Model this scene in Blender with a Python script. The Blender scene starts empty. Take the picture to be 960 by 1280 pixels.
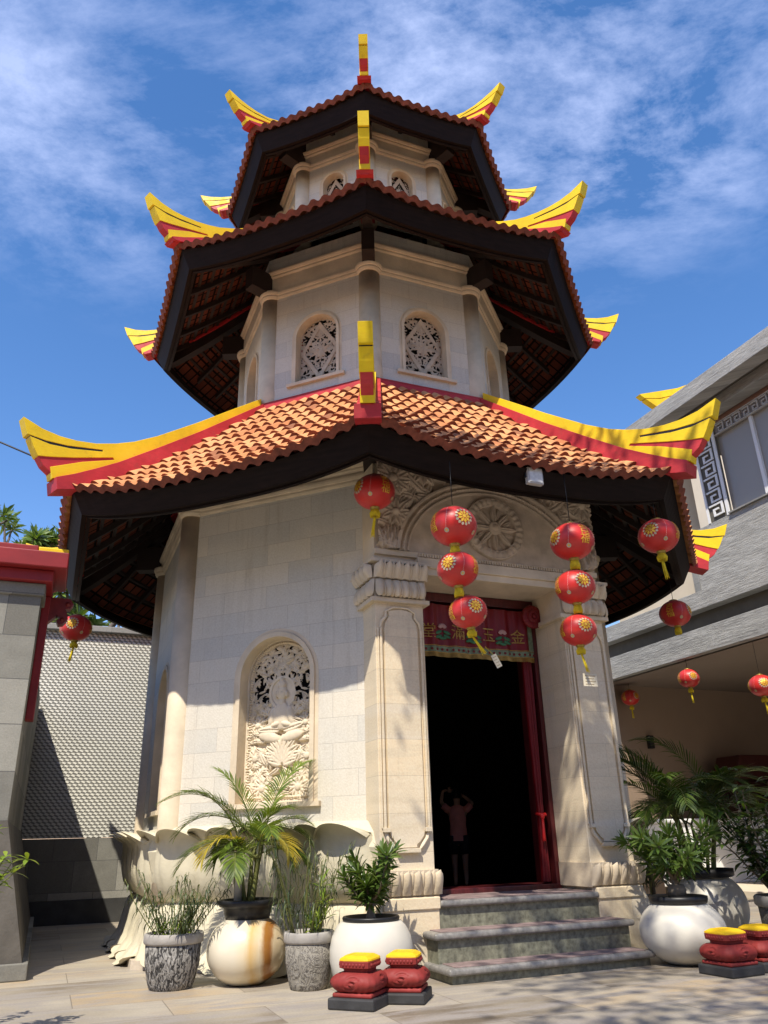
import bpy, math, random
import numpy as np
from mathutils import Vector, Matrix, noise as mnoise
R = math.radians
PI = math.pi
scn = bpy.context.scene
COL = scn.collection
# ------------------------------------------------------------------ camera
cam_d = bpy.data.cameras.new('camera')
cam = bpy.data.objects.new('camera', cam_d); COL.objects.link(cam)
cam.matrix_world = Matrix.Translation((0, 0, 1.02)) @ Matrix.Rotation(R(90+22.8), 4, 'X') @ Matrix.Rotation(R(-1.55), 4, 'Z')
cam_d.sensor_fit = 'VERTICAL'; cam_d.sensor_height = 24.0; cam_d.lens = 24.0*974/1280
cam_d.clip_start = 0.05; cam_d.clip_end = 2000
scn.camera = cam
# ------------------------------------------------------------------ light
SUN_EL = 54.5; SUN_AZ = 195.7          # azimuth clockwise from +Y, of the direction towards the sun
scn.view_settings.view_transform = 'Standard'; scn.view_settings.look = 'None'
scn.view_settings.gamma = 1; scn.view_settings.use_curve_mapping = False
scn.view_settings.exposure = 0.46
world = bpy.data.worlds.new('World'); scn.world = world; world.use_nodes = True
def build_world():
    nt = world.node_tree; nd = nt.nodes; lk = nt.links; nd.clear()
    out = nd.new('ShaderNodeOutputWorld'); bg = nd.new('ShaderNodeBackground')
    sky = nd.new('ShaderNodeTexSky'); sky.sky_type = 'NISHITA'; sky.sun_disc = False
    sky.sun_elevation = R(SUN_EL); sky.sun_rotation = R(SUN_AZ); sky.altitude = 0
    sky.air_density = 1.0; sky.dust_density = 0.25; sky.ozone_density = 4.0
    tc = nd.new('ShaderNodeTexCoord')
    # wispy cirrus high in the sky: direction projected on a flat cloud deck
    sep = nd.new('ShaderNodeSeparateXYZ'); lk.new(tc.outputs['Generated'], sep.inputs[0])
    zz = nd.new('ShaderNodeMath'); zz.operation = 'MAXIMUM'; zz.inputs[1].default_value = 0.08; lk.new(sep.outputs[2], zz.inputs[0])
    dx = nd.new('ShaderNodeMath'); dx.operation = 'DIVIDE'; lk.new(sep.outputs[0], dx.inputs[0]); lk.new(zz.outputs[0], dx.inputs[1])
    dy = nd.new('ShaderNodeMath'); dy.operation = 'DIVIDE'; lk.new(sep.outputs[1], dy.inputs[0]); lk.new(zz.outputs[0], dy.inputs[1])
    cmb = nd.new('ShaderNodeCombineXYZ'); lk.new(dx.outputs[0], cmb.inputs[0]); lk.new(dy.outputs[0], cmb.inputs[1])
    mp = nd.new('ShaderNodeMapping'); mp.inputs['Rotation'].default_value = (0, 0, R(28)); mp.inputs['Scale'].default_value = (1.5, 2.1, 1); lk.new(cmb.outputs[0], mp.inputs[0])
    n1 = nd.new('ShaderNodeTexNoise'); n1.inputs['Scale'].default_value = 1.6; n1.inputs['Detail'].default_value = 12; n1.inputs['Roughness'].default_value = 0.66; n1.inputs['Distortion'].default_value = 0.15
    lk.new(mp.outputs[0], n1.inputs['Vector'])
    n2 = nd.new('ShaderNodeTexNoise'); n2.inputs['Scale'].default_value = 1.1; n2.inputs['Detail'].default_value = 3; lk.new(cmb.outputs[0], n2.inputs['Vector'])
    r1 = nd.new('ShaderNodeValToRGB'); r1.color_ramp.elements[0].position = 0.44; r1.color_ramp.elements[1].position = 0.66; lk.new(n1.outputs[0], r1.inputs[0])
    r2 = nd.new('ShaderNodeValToRGB'); r2.color_ramp.elements[0].position = 0.38; r2.color_ramp.elements[1].position = 0.62; lk.new(n2.outputs[0], r2.inputs[0])
    # clouds only in the upper sky (distance on the deck)
    ln = nd.new('ShaderNodeVectorMath'); ln.operation = 'LENGTH'; lk.new(cmb.outputs[0], ln.inputs[0])
    mr = nd.new('ShaderNodeMapRange'); mr.inputs[1].default_value = 1.5; mr.inputs[2].default_value = 0.95; mr.inputs[3].default_value = 0.0; mr.inputs[4].default_value = 1.0; lk.new(ln.outputs['Value'], mr.inputs[0])
    m1 = nd.new('ShaderNodeMath'); m1.operation = 'MULTIPLY'; lk.new(r1.outputs[0], m1.inputs[0])
    m0 = nd.new('ShaderNodeMath'); m0.operation = 'MULTIPLY_ADD'; m0.inputs[1].default_value = 0.75; m0.inputs[2].default_value = 0.25; lk.new(r2.outputs[0], m0.inputs[0])
    lk.new(m0.outputs[0], m1.inputs[1])
    m2 = nd.new('ShaderNodeMath'); m2.operation = 'MULTIPLY'; lk.new(m1.outputs[0], m2.inputs[0]); lk.new(mr.outputs[0], m2.inputs[1])
    m3 = nd.new('ShaderNodeMath'); m3.operation = 'MULTIPLY'; m3.inputs[1].default_value = 0.82; lk.new(m2.outputs[0], m3.inputs[0])
    hs = nd.new('ShaderNodeHueSaturation'); hs.inputs['Saturation'].default_value = 1.25; hs.inputs['Value'].default_value = 1.0; lk.new(sky.outputs[0], hs.inputs['Color'])
    tn = nd.new('ShaderNodeMix'); tn.data_type = 'RGBA'; tn.blend_type = 'MULTIPLY'; tn.inputs['Factor'].default_value = 1.0; lk.new(hs.outputs[0], tn.inputs['A']); tn.inputs['B'].default_value = (1.82, 1.29, 1.24, 1)
    mix = nd.new('ShaderNodeMix'); mix.data_type = 'RGBA'; lk.new(m3.outputs[0], mix.inputs['Factor']); lk.new(tn.outputs['Result'], mix.inputs['A'])
    mix.inputs['B'].default_value = (5.2, 5.9, 8.4, 1)
    lk.new(mix.outputs['Result'], bg.inputs[0]); bg.inputs[1].default_value = 0.135
    lk.new(bg.outputs[0], out.inputs[0])
build_world()
sd = bpy.data.lights.new('sun', 'SUN'); sd.energy = 4.5; sd.angle = R(0.53); sd.color = (1.0, 0.925, 0.80)
sun = bpy.data.objects.new('sun', sd); COL.objects.link(sun)
_sv = Vector((math.sin(R(SUN_AZ))*math.cos(R(SUN_EL)), math.cos(R(SUN_AZ))*math.cos(R(SUN_EL)), math.sin(R(SUN_EL))))
sun.rotation_euler = _sv.to_track_quat('Z', 'Y').to_euler(); sun.location = _sv*40
# ------------------------------------------------------------------ materials
def new_mat(name):
    m = bpy.data.materials.new(name); m.use_nodes = True; nt = m.node_tree
    b = nt.nodes['Principled BSDF']; return m, nt, b
def ramp(nt, src, stops):
    r = nt.nodes.new('ShaderNodeValToRGB'); nt.links.new(src, r.inputs[0])
    while len(r.color_ramp.elements) < len(stops): r.color_ramp.elements.new(0.5)
    for e, (p, c) in zip(r.color_ramp.elements, stops): e.position = p; e.color = (*c, 1) if len(c) == 3 else c
    return r.outputs[0]
def noise(nt, vec, scale, detail=4, rough=0.55, dist=0):
    n = nt.nodes.new('ShaderNodeTexNoise'); n.inputs['Scale'].default_value = scale; n.inputs['Detail'].default_value = detail
    n.inputs['Roughness'].default_value = rough; n.inputs['Distortion'].default_value = dist
    if vec is not None: nt.links.new(vec, n.inputs['Vector'])
    return n.outputs[0]
def mapped(nt, src, scale=(1, 1, 1), rot=(0, 0, 0)):
    mp = nt.nodes.new('ShaderNodeMapping'); mp.inputs['Scale'].default_value = scale; mp.inputs['Rotation'].default_value = rot
    nt.links.new(src, mp.inputs[0]); return mp.outputs[0]
def mixc(nt, fac, a, b, mode='MIX'):
    m = nt.nodes.new('ShaderNodeMix'); m.data_type = 'RGBA'; m.blend_type = mode
    for key, v in (('Factor', fac), ('A', a), ('B', b)):
        if isinstance(v, (int, float)): m.inputs[key].default_value = v
        elif isinstance(v, tuple): m.inputs[key].default_value = (*v, 1)
        else: nt.links.new(v, m.inputs[key])
    return m.outputs['Result']
def bump(nt, b, h, strength=0.3, dist=0.02):
    bp = nt.nodes.new('ShaderNodeBump'); bp.inputs['Strength'].default_value = strength; bp.inputs['Distance'].default_value = dist
    nt.links.new(h, bp.inputs['Height']); nt.links.new(bp.outputs[0], b.inputs['Normal'])
def obj_xz(nt):
    tc = nt.nodes.new('ShaderNodeTexCoord'); sp = nt.nodes.new('ShaderNodeSeparateXYZ'); nt.links.new(tc.outputs['Object'], sp.inputs[0])
    ad = nt.nodes.new('ShaderNodeMath'); ad.operation = 'ADD'; nt.links.new(sp.outputs[0], ad.inputs[0]); nt.links.new(sp.outputs[1], ad.inputs[1])
    c = nt.nodes.new('ShaderNodeCombineXYZ'); nt.links.new(ad.outputs[0], c.inputs[0]); nt.links.new(sp.outputs[2], c.inputs[1])
    return tc.outputs['Object'], c.outputs[0]
def simple(name, col, rough=0.6, var=0.15, scale=6, bmp=0.0, spec=0.4, metal=0.0, bscale=40, stretch=(1, 1, 1)):
    m, nt, b = new_mat(name)
    tc = nt.nodes.new('ShaderNodeTexCoord'); v = mapped(nt, tc.outputs['Object'], stretch)
    n = noise(nt, v, scale, 6)
    lo = tuple(c*(1-var) for c in col); hi = tuple(min(1, c*(1+var)) for c in col)
    nt.links.new(ramp(nt, n, [(0.3, lo), (0.7, hi)]), b.inputs['Base Color'])
    b.inputs['Roughness'].default_value = rough; b.inputs['Specular IOR Level'].default_value = spec; b.inputs['Metallic'].default_value = metal
    if bmp: bump(nt, b, noise(nt, v, bscale, 5), bmp, 0.01)
    return m
def brick(name, stops, w, h, mortar=0.004, mcol=(0.3, 0.28, 0.25), rough=0.8, vscale=3.0, bmp=0.25, veins=None, offset=0.5, mottle=0.5, mode='xz', streak=0):
    m, nt, b = new_mat(name)
    ob, xz = obj_xz(nt)
    if mode == 'xy': xz = ob
    bt = nt.nodes.new('ShaderNodeTexBrick'); nt.links.new(xz, bt.inputs['Vector'])
    bt.inputs['Color1'].default_value = (0, 0, 0, 1); bt.inputs['Color2'].default_value = (1, 1, 1, 1); bt.inputs['Mortar'].default_value = (0.5, 0.5, 0.5, 1)
    bt.inputs['Scale'].default_value = 1; bt.inputs['Mortar Size'].default_value = mortar; bt.inputs['Brick Width'].default_value = w; bt.inputs['Row Height'].default_value = h
    bt.inputs['Mortar Smooth'].default_value = 0.2; bt.offset = offset
    big = noise(nt, ob, vscale, 6, 0.6)
    f = nt.nodes.new('ShaderNodeMath'); f.operation = 'MULTIPLY_ADD'; nt.links.new(big, f.inputs[0]); f.inputs[1].default_value = mottle
    g = nt.nodes.new('ShaderNodeMath'); g.operation = 'MULTIPLY'; g.inputs[1].default_value = 1-mottle; nt.links.new(bt.outputs['Color'], g.inputs[0]); nt.links.new(g.outputs[0], f.inputs[2])
    col = ramp(nt, f.outputs[0], stops)
    if veins:
        vv = noise(nt, mapped(nt, ob, veins[1]), veins[2], 8, 0.65, 0.6)
        col = mixc(nt, ramp(nt, vv, [(0.45, (0, 0, 0)), (0.62, (1, 1, 1))]), col, veins[0])
    col = mixc(nt, bt.outputs['Fac'], col, mcol)
    if streak:
        sn = noise(nt, mapped(nt, ob, (7, 7, 0.45)), 1.6, 7, 0.65); bn = noise(nt, ob, 1.1, 3)
        sm = nt.nodes.new('ShaderNodeMath'); sm.operation = 'MULTIPLY'; nt.links.new(ramp(nt, sn, [(0.50, (0, 0, 0)), (0.72, (1, 1, 1))]), sm.inputs[0]); nt.links.new(ramp(nt, bn, [(0.40, (0, 0, 0)), (0.62, (streak, streak, streak))]), sm.inputs[1])
        col = mixc(nt, sm.outputs[0], col, (0.36, 0.31, 0.24))
    fine = noise(nt, ob, 60, 4)
    col = mixc(nt, 0.25, col, ramp(nt, fine, [(0.3, (0.35, 0.35, 0.35)), (0.7, (0.75, 0.75, 0.75))]), 'OVERLAY')
    nt.links.new(col, b.inputs['Base Color']); b.inputs['Roughness'].default_value = rough; b.inputs['Specular IOR Level'].default_value = 0.3
    inv = nt.nodes.new('ShaderNodeMath'); inv.operation = 'MULTIPLY_ADD'; inv.inputs[1].default_value = -1.0; nt.links.new(bt.outputs['Fac'], inv.inputs[0]); nt.links.new(fine, inv.inputs[2])
    bump(nt, b, inv.outputs[0], bmp, 0.008)
    return m
def painted(name, col, rough=0.5, dirt=(0.10, 0.07, 0.05), amt=0.45, fade=1.25):
    """old exterior paint: sun-faded patches, grime in soft blotches, brush-fine tone changes"""
    m, nt, b = new_mat(name); tc = nt.nodes.new('ShaderNodeTexCoord'); ob = tc.outputs['Object']
    a = noise(nt, ob, 2.3, 5, 0.6); f = noise(nt, ob, 11, 8, 0.72); g_ = noise(nt, mapped(nt, ob, (1, 1, 5)), 14, 3)
    c = ramp(nt, a, [(0.32, tuple(x*0.82 for x in col)), (0.55, col), (0.75, tuple(min(0.95, x*fade+0.012) for x in col))])
    c = mixc(nt, ramp(nt, f, [(0.56, (0, 0, 0)), (0.80, (amt, amt, amt))]), c, dirt)
    c = mixc(nt, 0.16, c, ramp(nt, g_, [(0.3, (0.3, 0.3, 0.3)), (0.7, (0.75, 0.75, 0.75))]), 'OVERLAY')
    nt.links.new(c, b.inputs['Base Color']); b.inputs['Specular IOR Level'].default_value = 0.35
    nt.links.new(ramp(nt, f, [(0.3, (rough-0.1,)*3), (0.7, (rough+0.2,)*3)]), b.inputs['Roughness']); return m
M = {}
M['wall'] = brick('limestone_blocks', [(0.2, (0.47, 0.46, 0.42)), (0.42, (0.55, 0.525, 0.46)), (0.6, (0.60, 0.56, 0.475)), (0.8, (0.64, 0.585, 0.48))], 0.52, 0.235, 0.0025, (0.44, 0.40, 0.34), vscale=1.6, mottle=0.55, streak=0.5)
M['cream'] = simple('cream_sandstone', (0.63, 0.53, 0.385), 0.8, 0.16, 3.5, 0.3, 0.3)
M['portal'] = brick('portal_sandstone', [(0.2, (0.60, 0.53, 0.42)), (0.5, (0.69, 0.59, 0.43)), (0.8, (0.72, 0.59, 0.40))], 1.9, 0.31, 0.002, (0.5, 0.42, 0.3), vscale=2.2, mottle=0.5, veins=((0.63, 0.53, 0.375), (0.5, 0.5, 6.0), 1.3), streak=0.4)
M['carved'] = simple('carved_sandstone', (0.50, 0.41, 0.31), 0.85, 0.18, 7, 0.25, 0.2)
M['niche'] = simple('niche_sandstone', (0.68, 0.58, 0.43), 0.8, 0.12, 7, 0.2, 0.25)
M['lotus'] = simple('painted_cement', (0.58, 0.53, 0.39), 0.7, 0.14, 4, 0.4, 0.3, bscale=18)
M['soil_stone'] = simple('weathered_base_stone', (0.42, 0.36, 0.28), 0.85, 0.3, 6, 0.4)
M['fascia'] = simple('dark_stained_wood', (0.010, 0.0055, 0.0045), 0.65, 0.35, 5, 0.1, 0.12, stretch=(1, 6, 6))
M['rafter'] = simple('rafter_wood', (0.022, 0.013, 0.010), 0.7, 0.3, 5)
M['red'] = painted('red_paint', (0.46, 0.030, 0.036))
M['pinkred'] = simple('red_gloss_paint', (0.55, 0.04, 0.045), 0.45, 0.2, 5, 0.1, 0.4)
M['yellow'] = painted('yellow_paint', (0.82, 0.57, 0.010), amt=0.30, fade=1.08)
M['black'] = simple('black_plastic', (0.012, 0.012, 0.013), 0.45, 0.2)
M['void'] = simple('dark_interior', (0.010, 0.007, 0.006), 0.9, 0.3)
def tile_mat(name='terracotta_tiles', k=(1, 1, 1)):
    m, nt, b = new_mat(name)
    uv = nt.nodes.new('ShaderNodeUVMap'); fl = nt.nodes.new('ShaderNodeVectorMath'); fl.operation = 'FLOOR'; nt.links.new(uv.outputs[0], fl.inputs[0])
    wn = nt.nodes.new('ShaderNodeTexWhiteNoise'); wn.noise_dimensions = '3D'; nt.links.new(fl.outputs[0], wn.inputs['Vector'])
    col = ramp(nt, wn.outputs['Value'], [(0.0, (0.42, 0.155, 0.06)), (0.12, (0.55, 0.22, 0.085)), (0.45, (0.64, 0.28, 0.11)), (0.8, (0.70, 0.335, 0.145)), (0.93, (0.50, 0.19, 0.075)), (1.0, (0.27, 0.11, 0.055))])
    tc = nt.nodes.new('ShaderNodeTexCoord')
    d = noise(nt, tc.outputs['Object'], 9, 8, 0.7)
    col = mixc(nt, ramp(nt, d, [(0.52, (0, 0, 0)), (0.75, (0.6, 0.6, 0.6))]), col, (0.26, 0.12, 0.07))
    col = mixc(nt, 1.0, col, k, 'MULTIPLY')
    nt.links.new(col, b.inputs['Base Color']); b.inputs['Roughness'].default_value = 0.75; b.inputs['Specular IOR Level'].default_value = 0.25
    bump(nt, b, noise(nt, tc.outputs['Object'], 70, 4), 0.25, 0.006)
    return m
M['tile'] = tile_mat(); M['tile_dark'] = tile_mat('dark_red_tiles', (0.55, 0.40, 0.38)); M['tile_edge'] = simple('shade_toned_tile_ends', (0.17, 0.045, 0.025), 0.8, 0.4, 14, 0.3)  # tile ends darker than the tiles: eave shade painted into the colour
# ------------------------------------------------------------------ mesh builder
class MB:
    def __init__(s): s.v = []; s.f = []; s.m = []; s.sm = []; s.uv = None
    def add(s, vs, fs, mi=0, smooth=False, uvs=None):
        o = len(s.v); s.v.extend([tuple(map(float, p)) for p in vs])
        for f in fs: s.f.append(tuple(i+o for i in f)); s.m.append(mi); s.sm.append(smooth)
        if uvs is not None:
            if s.uv is None: s.uv = {}
            for i, u in enumerate(uvs): s.uv[o+i] = u
        return s
    def box(s, x0, x1, y0, y1, z0, z1, mi=0):
        vs = [(x, y, z) for z in (z0, z1) for y in (y0, y1) for x in (x0, x1)]
        return s.add(vs, [(0, 2, 3, 1), (4, 5, 7, 6), (0, 1, 5, 4), (2, 6, 7, 3), (0, 4, 6, 2), (1, 3, 7, 5)], mi)
    def prism(s, pts, y0, y1, mi=0, axis='y'):       # polygon in the (x,z) plane pushed along y (or (y,z) along x)
        n = len(pts); a = sum(pts[i][0]*pts[(i+1) % n][1]-pts[(i+1) % n][0]*pts[i][1] for i in range(n))
        if a < 0: pts = pts[::-1]
        if axis == 'y': vs = [(p[0], y0, p[1]) for p in pts]+[(p[0], y1, p[1]) for p in pts]
        elif axis == 'x': vs = [(y1, p[0], p[1]) for p in pts]+[(y0, p[0], p[1]) for p in pts]
        else: vs = [(p[0], p[1], y1) for p in pts]+[(p[0], p[1], y0) for p in pts]
        fs = [tuple(range(n)), tuple(range(2*n-1, n-1, -1))]+[((i+1) % n, i, n+i, n+(i+1) % n) for i in range(n)]
        return s.add(vs, fs, mi)
    def lathe(s, prof, seg=32, c=(0, 0, 0), mi=0, smooth=True, a0=0):
        vs = []
        for r, z in prof:
            for k in range(seg): t = a0+2*PI*k/seg; vs.append((c[0]+r*math.cos(t), c[1]+r*math.sin(t), c[2]+z))
        fs = [(i*seg+k, i*seg+(k+1) % seg, (i+1)*seg+(k+1) % seg, (i+1)*seg+k) for i in range(len(prof)-1) for k in range(seg)]
        if prof[0][0] > 1e-4: fs.append(tuple(range(seg-1, -1, -1)))
        if prof[-1][0] > 1e-4: fs.append(tuple((len(prof)-1)*seg+k for k in range(seg)))
        return s.add(vs, fs, mi, smooth)
    def tube(s, path, rad, seg=6, mi=0, smooth=True):
        path = [Vector(p) for p in path]; n = len(path)
        if not hasattr(rad, '__len__'): rad = [rad]*n
        vs = []; ref = Vector((0.3, 0.2, 1)).normalized()
        for i, p in enumerate(path):
            d = (path[min(i+1, n-1)]-path[max(i-1, 0)])
            d = d.normalized() if d.length > 1e-9 else Vector((0, 0, 1))
            if abs(d.dot(ref)) > 0.95: ref = Vector((1, 0.1, 0)).normalized()
            a = d.cross(ref).normalized(); b2 = d.cross(a); ref = a.cross(d)
            for k in range(seg):
                t = 2*PI*k/seg; vs.append(p+(a*math.cos(t)+b2*math.sin(t))*rad[i])
        fs = [(i*seg+k, i*seg+(k+1) % seg, (i+1)*seg+(k+1) % seg, (i+1)*seg+k) for i in range(n-1) for k in range(seg)]
        fs += [tuple(range(seg-1, -1, -1)), tuple((n-1)*seg+k for k in range(seg))]
        return s.add(vs, fs, mi, smooth)
    def grid(s, P, mi=0, smooth=True, closed=False):  # P[i][j] points
        ni, nj = len(P), len(P[0]); vs = [p for row in P for p in row]
        fs = [(i*nj+j, i*nj+(j+1) % nj, (i+1)*nj+(j+1) % nj, (i+1)*nj+j) for i in range(ni-1) for j in range(nj if closed else nj-1)]
        return s.add(vs, fs, mi, smooth)
    def ellipsoid(s, c, r, seg=16, rings=10, mi=0, rot=None):
        vs = []
        for i in range(rings+1):
            ph = PI*i/rings
            for k in range(seg):
                t = 2*PI*k/seg; p = Vector((r[0]*math.sin(ph)*math.cos(t), r[1]*math.sin(ph)*math.sin(t), -r[2]*math.cos(ph)))
                if rot is not None: p = rot @ p
                vs.append((c[0]+p.x, c[1]+p.y, c[2]+p.z))
        fs = [(i*seg+k, i*seg+(k+1) % seg, (i+1)*seg+(k+1) % seg, (i+1)*seg+k) for i in range(rings) for k in range(seg)]
        return s.add(vs, fs, mi, True)
    def mesh(s, name, mats):
        me = bpy.data.meshes.new(name); me.from_pydata(s.v, [], s.f)
        for m in mats: me.materials.append(m)
        me.polygons.foreach_set('material_index', s.m); me.polygons.foreach_set('use_smooth', s.sm)
        if s.uv:
            ul = me.uv_layers.new(name='UVMap'); li = np.zeros(len(me.loops), dtype=np.int32); me.loops.foreach_get('vertex_index', li)
            arr = np.zeros((len(s.v), 2), dtype=np.float32)
            for k, u in s.uv.items(): arr[k] = u
            ul.data.foreach_set('uv', arr[li].ravel())
        me.validate(); me.update(); return me
    def build(s, name, mats, parent=None, loc=(0, 0, 0), rz=0, bevel=0, label=None):
        if not isinstance(mats, (list, tuple)): mats = [mats]
        return link(name, s.mesh(name, mats), parent, loc, rz, bevel, label)
def link(name, me, parent=None, loc=(0, 0, 0), rz=0, bevel=0, label=None):
    o = bpy.data.objects.new(name, me); COL.objects.link(o); o.parent = parent
    o.location = loc; o.rotation_euler = (0, 0, rz)
    if bevel:
        b = o.modifiers.new('bevel', 'BEVEL'); b.width = bevel; b.segments = 2; b.limit_method = 'ANGLE'; b.angle_limit = R(40)
    if label: o['label'] = label
    return o
def tag(o, label=None, cat=None, group=None, kind=None):
    for k, v in (('label', label), ('category', cat), ('group', group), ('kind', kind)):
        if v: o[k] = v
    return o
def thing(name, label, cat, loc=(0, 0, 0), rz=0, group=None):
    o = bpy.data.objects.new(name, None); COL.objects.link(o); o.location = loc; o.rotation_euler = (0, 0, rz); o.empty_display_size = 0.2
    return tag(o, label, cat, group)
def kids(o): return [c for c in bpy.data.objects if c.parent == o]
def copy_tree(o, parent=None):
    c = o.copy(); COL.objects.link(c); c.parent = parent
    for ch in kids(o): copy_tree(ch, c)
    return c
A0 = R(22.5)
C0 = Vector((-0.06, 10.4, 0.0))            # origin of the courtyard's own axes (buildings are all square to it)
def court(s, n, z=0.0):                    # courtyard axes -> world
    return Vector((C0.x+s*math.cos(A0)+n*math.sin(A0), C0.y+s*math.sin(A0)-n*math.cos(A0), z))
# ------------------------------------------------------------------ carving: height maps of leaves and figures
class Carve:
    def __init__(s, x0, x1, z0, z1, nx, nz, base=0.0):
        s.x = np.linspace(x0, x1, nx); s.z = np.linspace(z0, z1, nz); s.X, s.Z = np.meshgrid(s.x, s.z)
        s.h = np.full(s.X.shape, float(base)); s.dx = s.x[1]-s.x[0]; s.dz = s.z[1]-s.z[0]
    def win(s, cx, cz, r):
        i0 = max(0, int((cx-r-s.x[0])/s.dx)); i1 = min(len(s.x), int((cx+r-s.x[0])/s.dx)+2)
        j0 = max(0, int((cz-r-s.z[0])/s.dz)); j1 = min(len(s.z), int((cz+r-s.z[0])/s.dz)+2)
        return slice(j0, max(j0, j1)), slice(i0, max(i0, i1))
    def leaf(s, cx, cz, L, w, th, curve=0.0, top=1.0, bot=0.35, vein=0.25):
        sl = s.win(cx, cz, L*1.25); X = s.X[sl]-cx; Z = s.Z[sl]-cz
        if X.size == 0: return
        u = (X*math.cos(th)+Z*math.sin(th))/L; v = (-X*math.sin(th)+Z*math.cos(th)) - curve*L*u*u
        uu = np.clip(u, 0, 1); hw = w*np.sin(PI*uu**0.8)**0.75+1e-5; q = np.abs(v)/hw
        ok = (u > 0) & (u < 1) & (q < 1)
        h = bot+(top-bot)*np.sqrt(np.clip(1-q*q, 0, 1))*(0.6+0.4*uu) - vein*np.exp(-(v/(w*0.16))**2)
        s.h[sl] = np.where(ok, np.maximum(s.h[sl], h), s.h[sl])
    def ell(s, cx, cz, rx, rz, top=1.0, bot=0.4, th=0.0, flat=False, setv=False):
        sl = s.win(cx, cz, max(rx, rz)*1.1); X = s.X[sl]-cx; Z = s.Z[sl]-cz
        u = (X*math.cos(th)+Z*math.sin(th))/rx; v = (-X*math.sin(th)+Z*math.cos(th))/rz; q = u*u+v*v
        h = bot+(top-bot)*(1.0 if flat else np.sqrt(np.clip(1-q, 0, 1)))
        h = np.where(q < 1, h, -9)
        s.h[sl] = np.where(q < 1, h if setv else np.maximum(s.h[sl], h), s.h[sl])
    def rose(s, cx, cz, r, n=8, top=0.9, a0=0.0):
        for k in range(n): s.leaf(cx, cz, r, r*0.36, a0+2*PI*k/n, 0.15, top, 0.4)
        s.ell(cx, cz, r*0.28, r*0.28, top+0.1, 0.6)
    def scatter(s, rng, n, L, w, mask=None, mirror=True, top=0.85):
        x0, x1, z0, z1 = s.x[0], s.x[-1], s.z[0], s.z[-1]; xm = (x0+x1)/2
        for _ in range(n):
            cx = rng.uniform(xm if mirror else x0, x1); cz = rng.uniform(z0, z1); th = rng.uniform(0, 2*PI); c = rng.uniform(-0.7, 0.7)
            l = L*rng.uniform(0.6, 1.25); ww = w*rng.uniform(0.7, 1.2); t = top*rng.uniform(0.75, 1.1)
            if mask and not mask(cx, cz): continue
            s.leaf(cx, cz, l, ww, th, c, t)
            if mirror: s.leaf(2*xm-cx, cz, l, ww, PI-th, -c, t)
    def mesh(s, name, mats, depth, y=0.0, keep=None, hole=0.05):
        h = s.h; nz, nx = h.shape; K = np.ones(h.shape, bool) if keep is None else keep(s.X, s.Z)
        K = K & (h > hole)
        V = np.stack([s.X, y-np.clip(h, 0, 1.3)*depth, s.Z], -1).reshape(-1, 3)
        idx = np.arange(nz*nx).reshape(nz, nx)
        q = K[:-1, :-1] & K[1:, :-1] & K[:-1, 1:] & K[1:, 1:]
        F = np.stack([idx[:-1, :-1][q], idx[:-1, 1:][q], idx[1:, 1:][q], idx[1:, :-1][q]], -1)
        used = np.unique(F); remap = -np.ones(nz*nx, int); remap[used] = np.arange(len(used))
        me = bpy.data.meshes.new(name); me.from_pydata(V[used].tolist(), [], remap[F].tolist())
        for m in mats: me.materials.append(m)
        me.polygons.foreach_set('use_smooth', [True]*len(me.polygons)); me.update(); return me
# ================================================================== GROUND
def paving_mat():
    m = brick('marble_paving', [(0.28, (0.15, 0.12, 0.085)), (0.42, (0.29, 0.25, 0.19)), (0.56, (0.40, 0.355, 0.28)), (0.68, (0.39, 0.30, 0.19)), (0.8, (0.26, 0.22, 0.17))], 1.2, 0.6, 0.004, (0.20, 0.17, 0.13), rough=0.5, vscale=0.9, bmp=0.12,
              veins=((0.30, 0.27, 0.24), (1.0, 4.5, 1), 1.4), mottle=0.7, mode='xy')
    return m
g = MB(); g.add([(-150, -150, 0), (150, -150, 0), (150, 150, 0), (-150, 150, 0)], [(0, 1, 2, 3)])
o = g.build('ground', paving_mat(), None, (C0.x, C0.y, 0), A0); tag(o, 'pale veined marble paving slabs of the courtyard', 'ground', kind='structure')
# ================================================================== PAGODA
PAG = thing('pagoda', 'three tiered octagonal pagoda of cream stone with terracotta roofs and yellow and red horned ridges', 'pagoda', (-0.115, 10.3, -0.004))
PAG.scale = (0.9904,)*3
T8 = math.tan(A0); K8 = math.cos(A0)
def arch_pts(cx, w, z0, sp, n=18, rx=None):
    pts = [(cx-w, z0), (cx-w, sp)]
    for i in range(1, n): t = PI-PI*i/n; pts.append((cx+w*math.cos(t), sp+w*math.sin(t)))
    return pts+[(cx+w, sp), (cx+w, z0)]
def wall_face(ap, z0, z1, cx, w, oz, sp, depth, mats):
    mb = MB(); hw = ap*T8; y = -ap
    def q(xa, xb, za, zb): mb.add([(xa, y, za), (xb, y, za), (xb, y, zb), (xa, y, zb)], [(0, 1, 2, 3)], 0)
    q(-hw, cx-w, z0, z1); q(cx+w, hw, z0, z1); q(cx-w, cx+w, z0, oz)
    pts = arch_pts(cx, w, oz, sp)
    for (xa, za), (xb, zb) in zip(pts[1:-2], pts[2:-1]):
        mb.add([(xa, y, za), (xb, y, zb), (xb, y, z1), (xa, y, z1)], [(0, 1, 2, 3)], 0)
    for a, b in zip(pts, pts[1:]+pts[:1]):
        mb.add([(a[0], y, a[1]), (b[0], y, b[1]), (b[0], y+depth, b[1]), (a[0], y+depth, a[1])], [(0, 1, 2, 3)], 1)
    return mb
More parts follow.
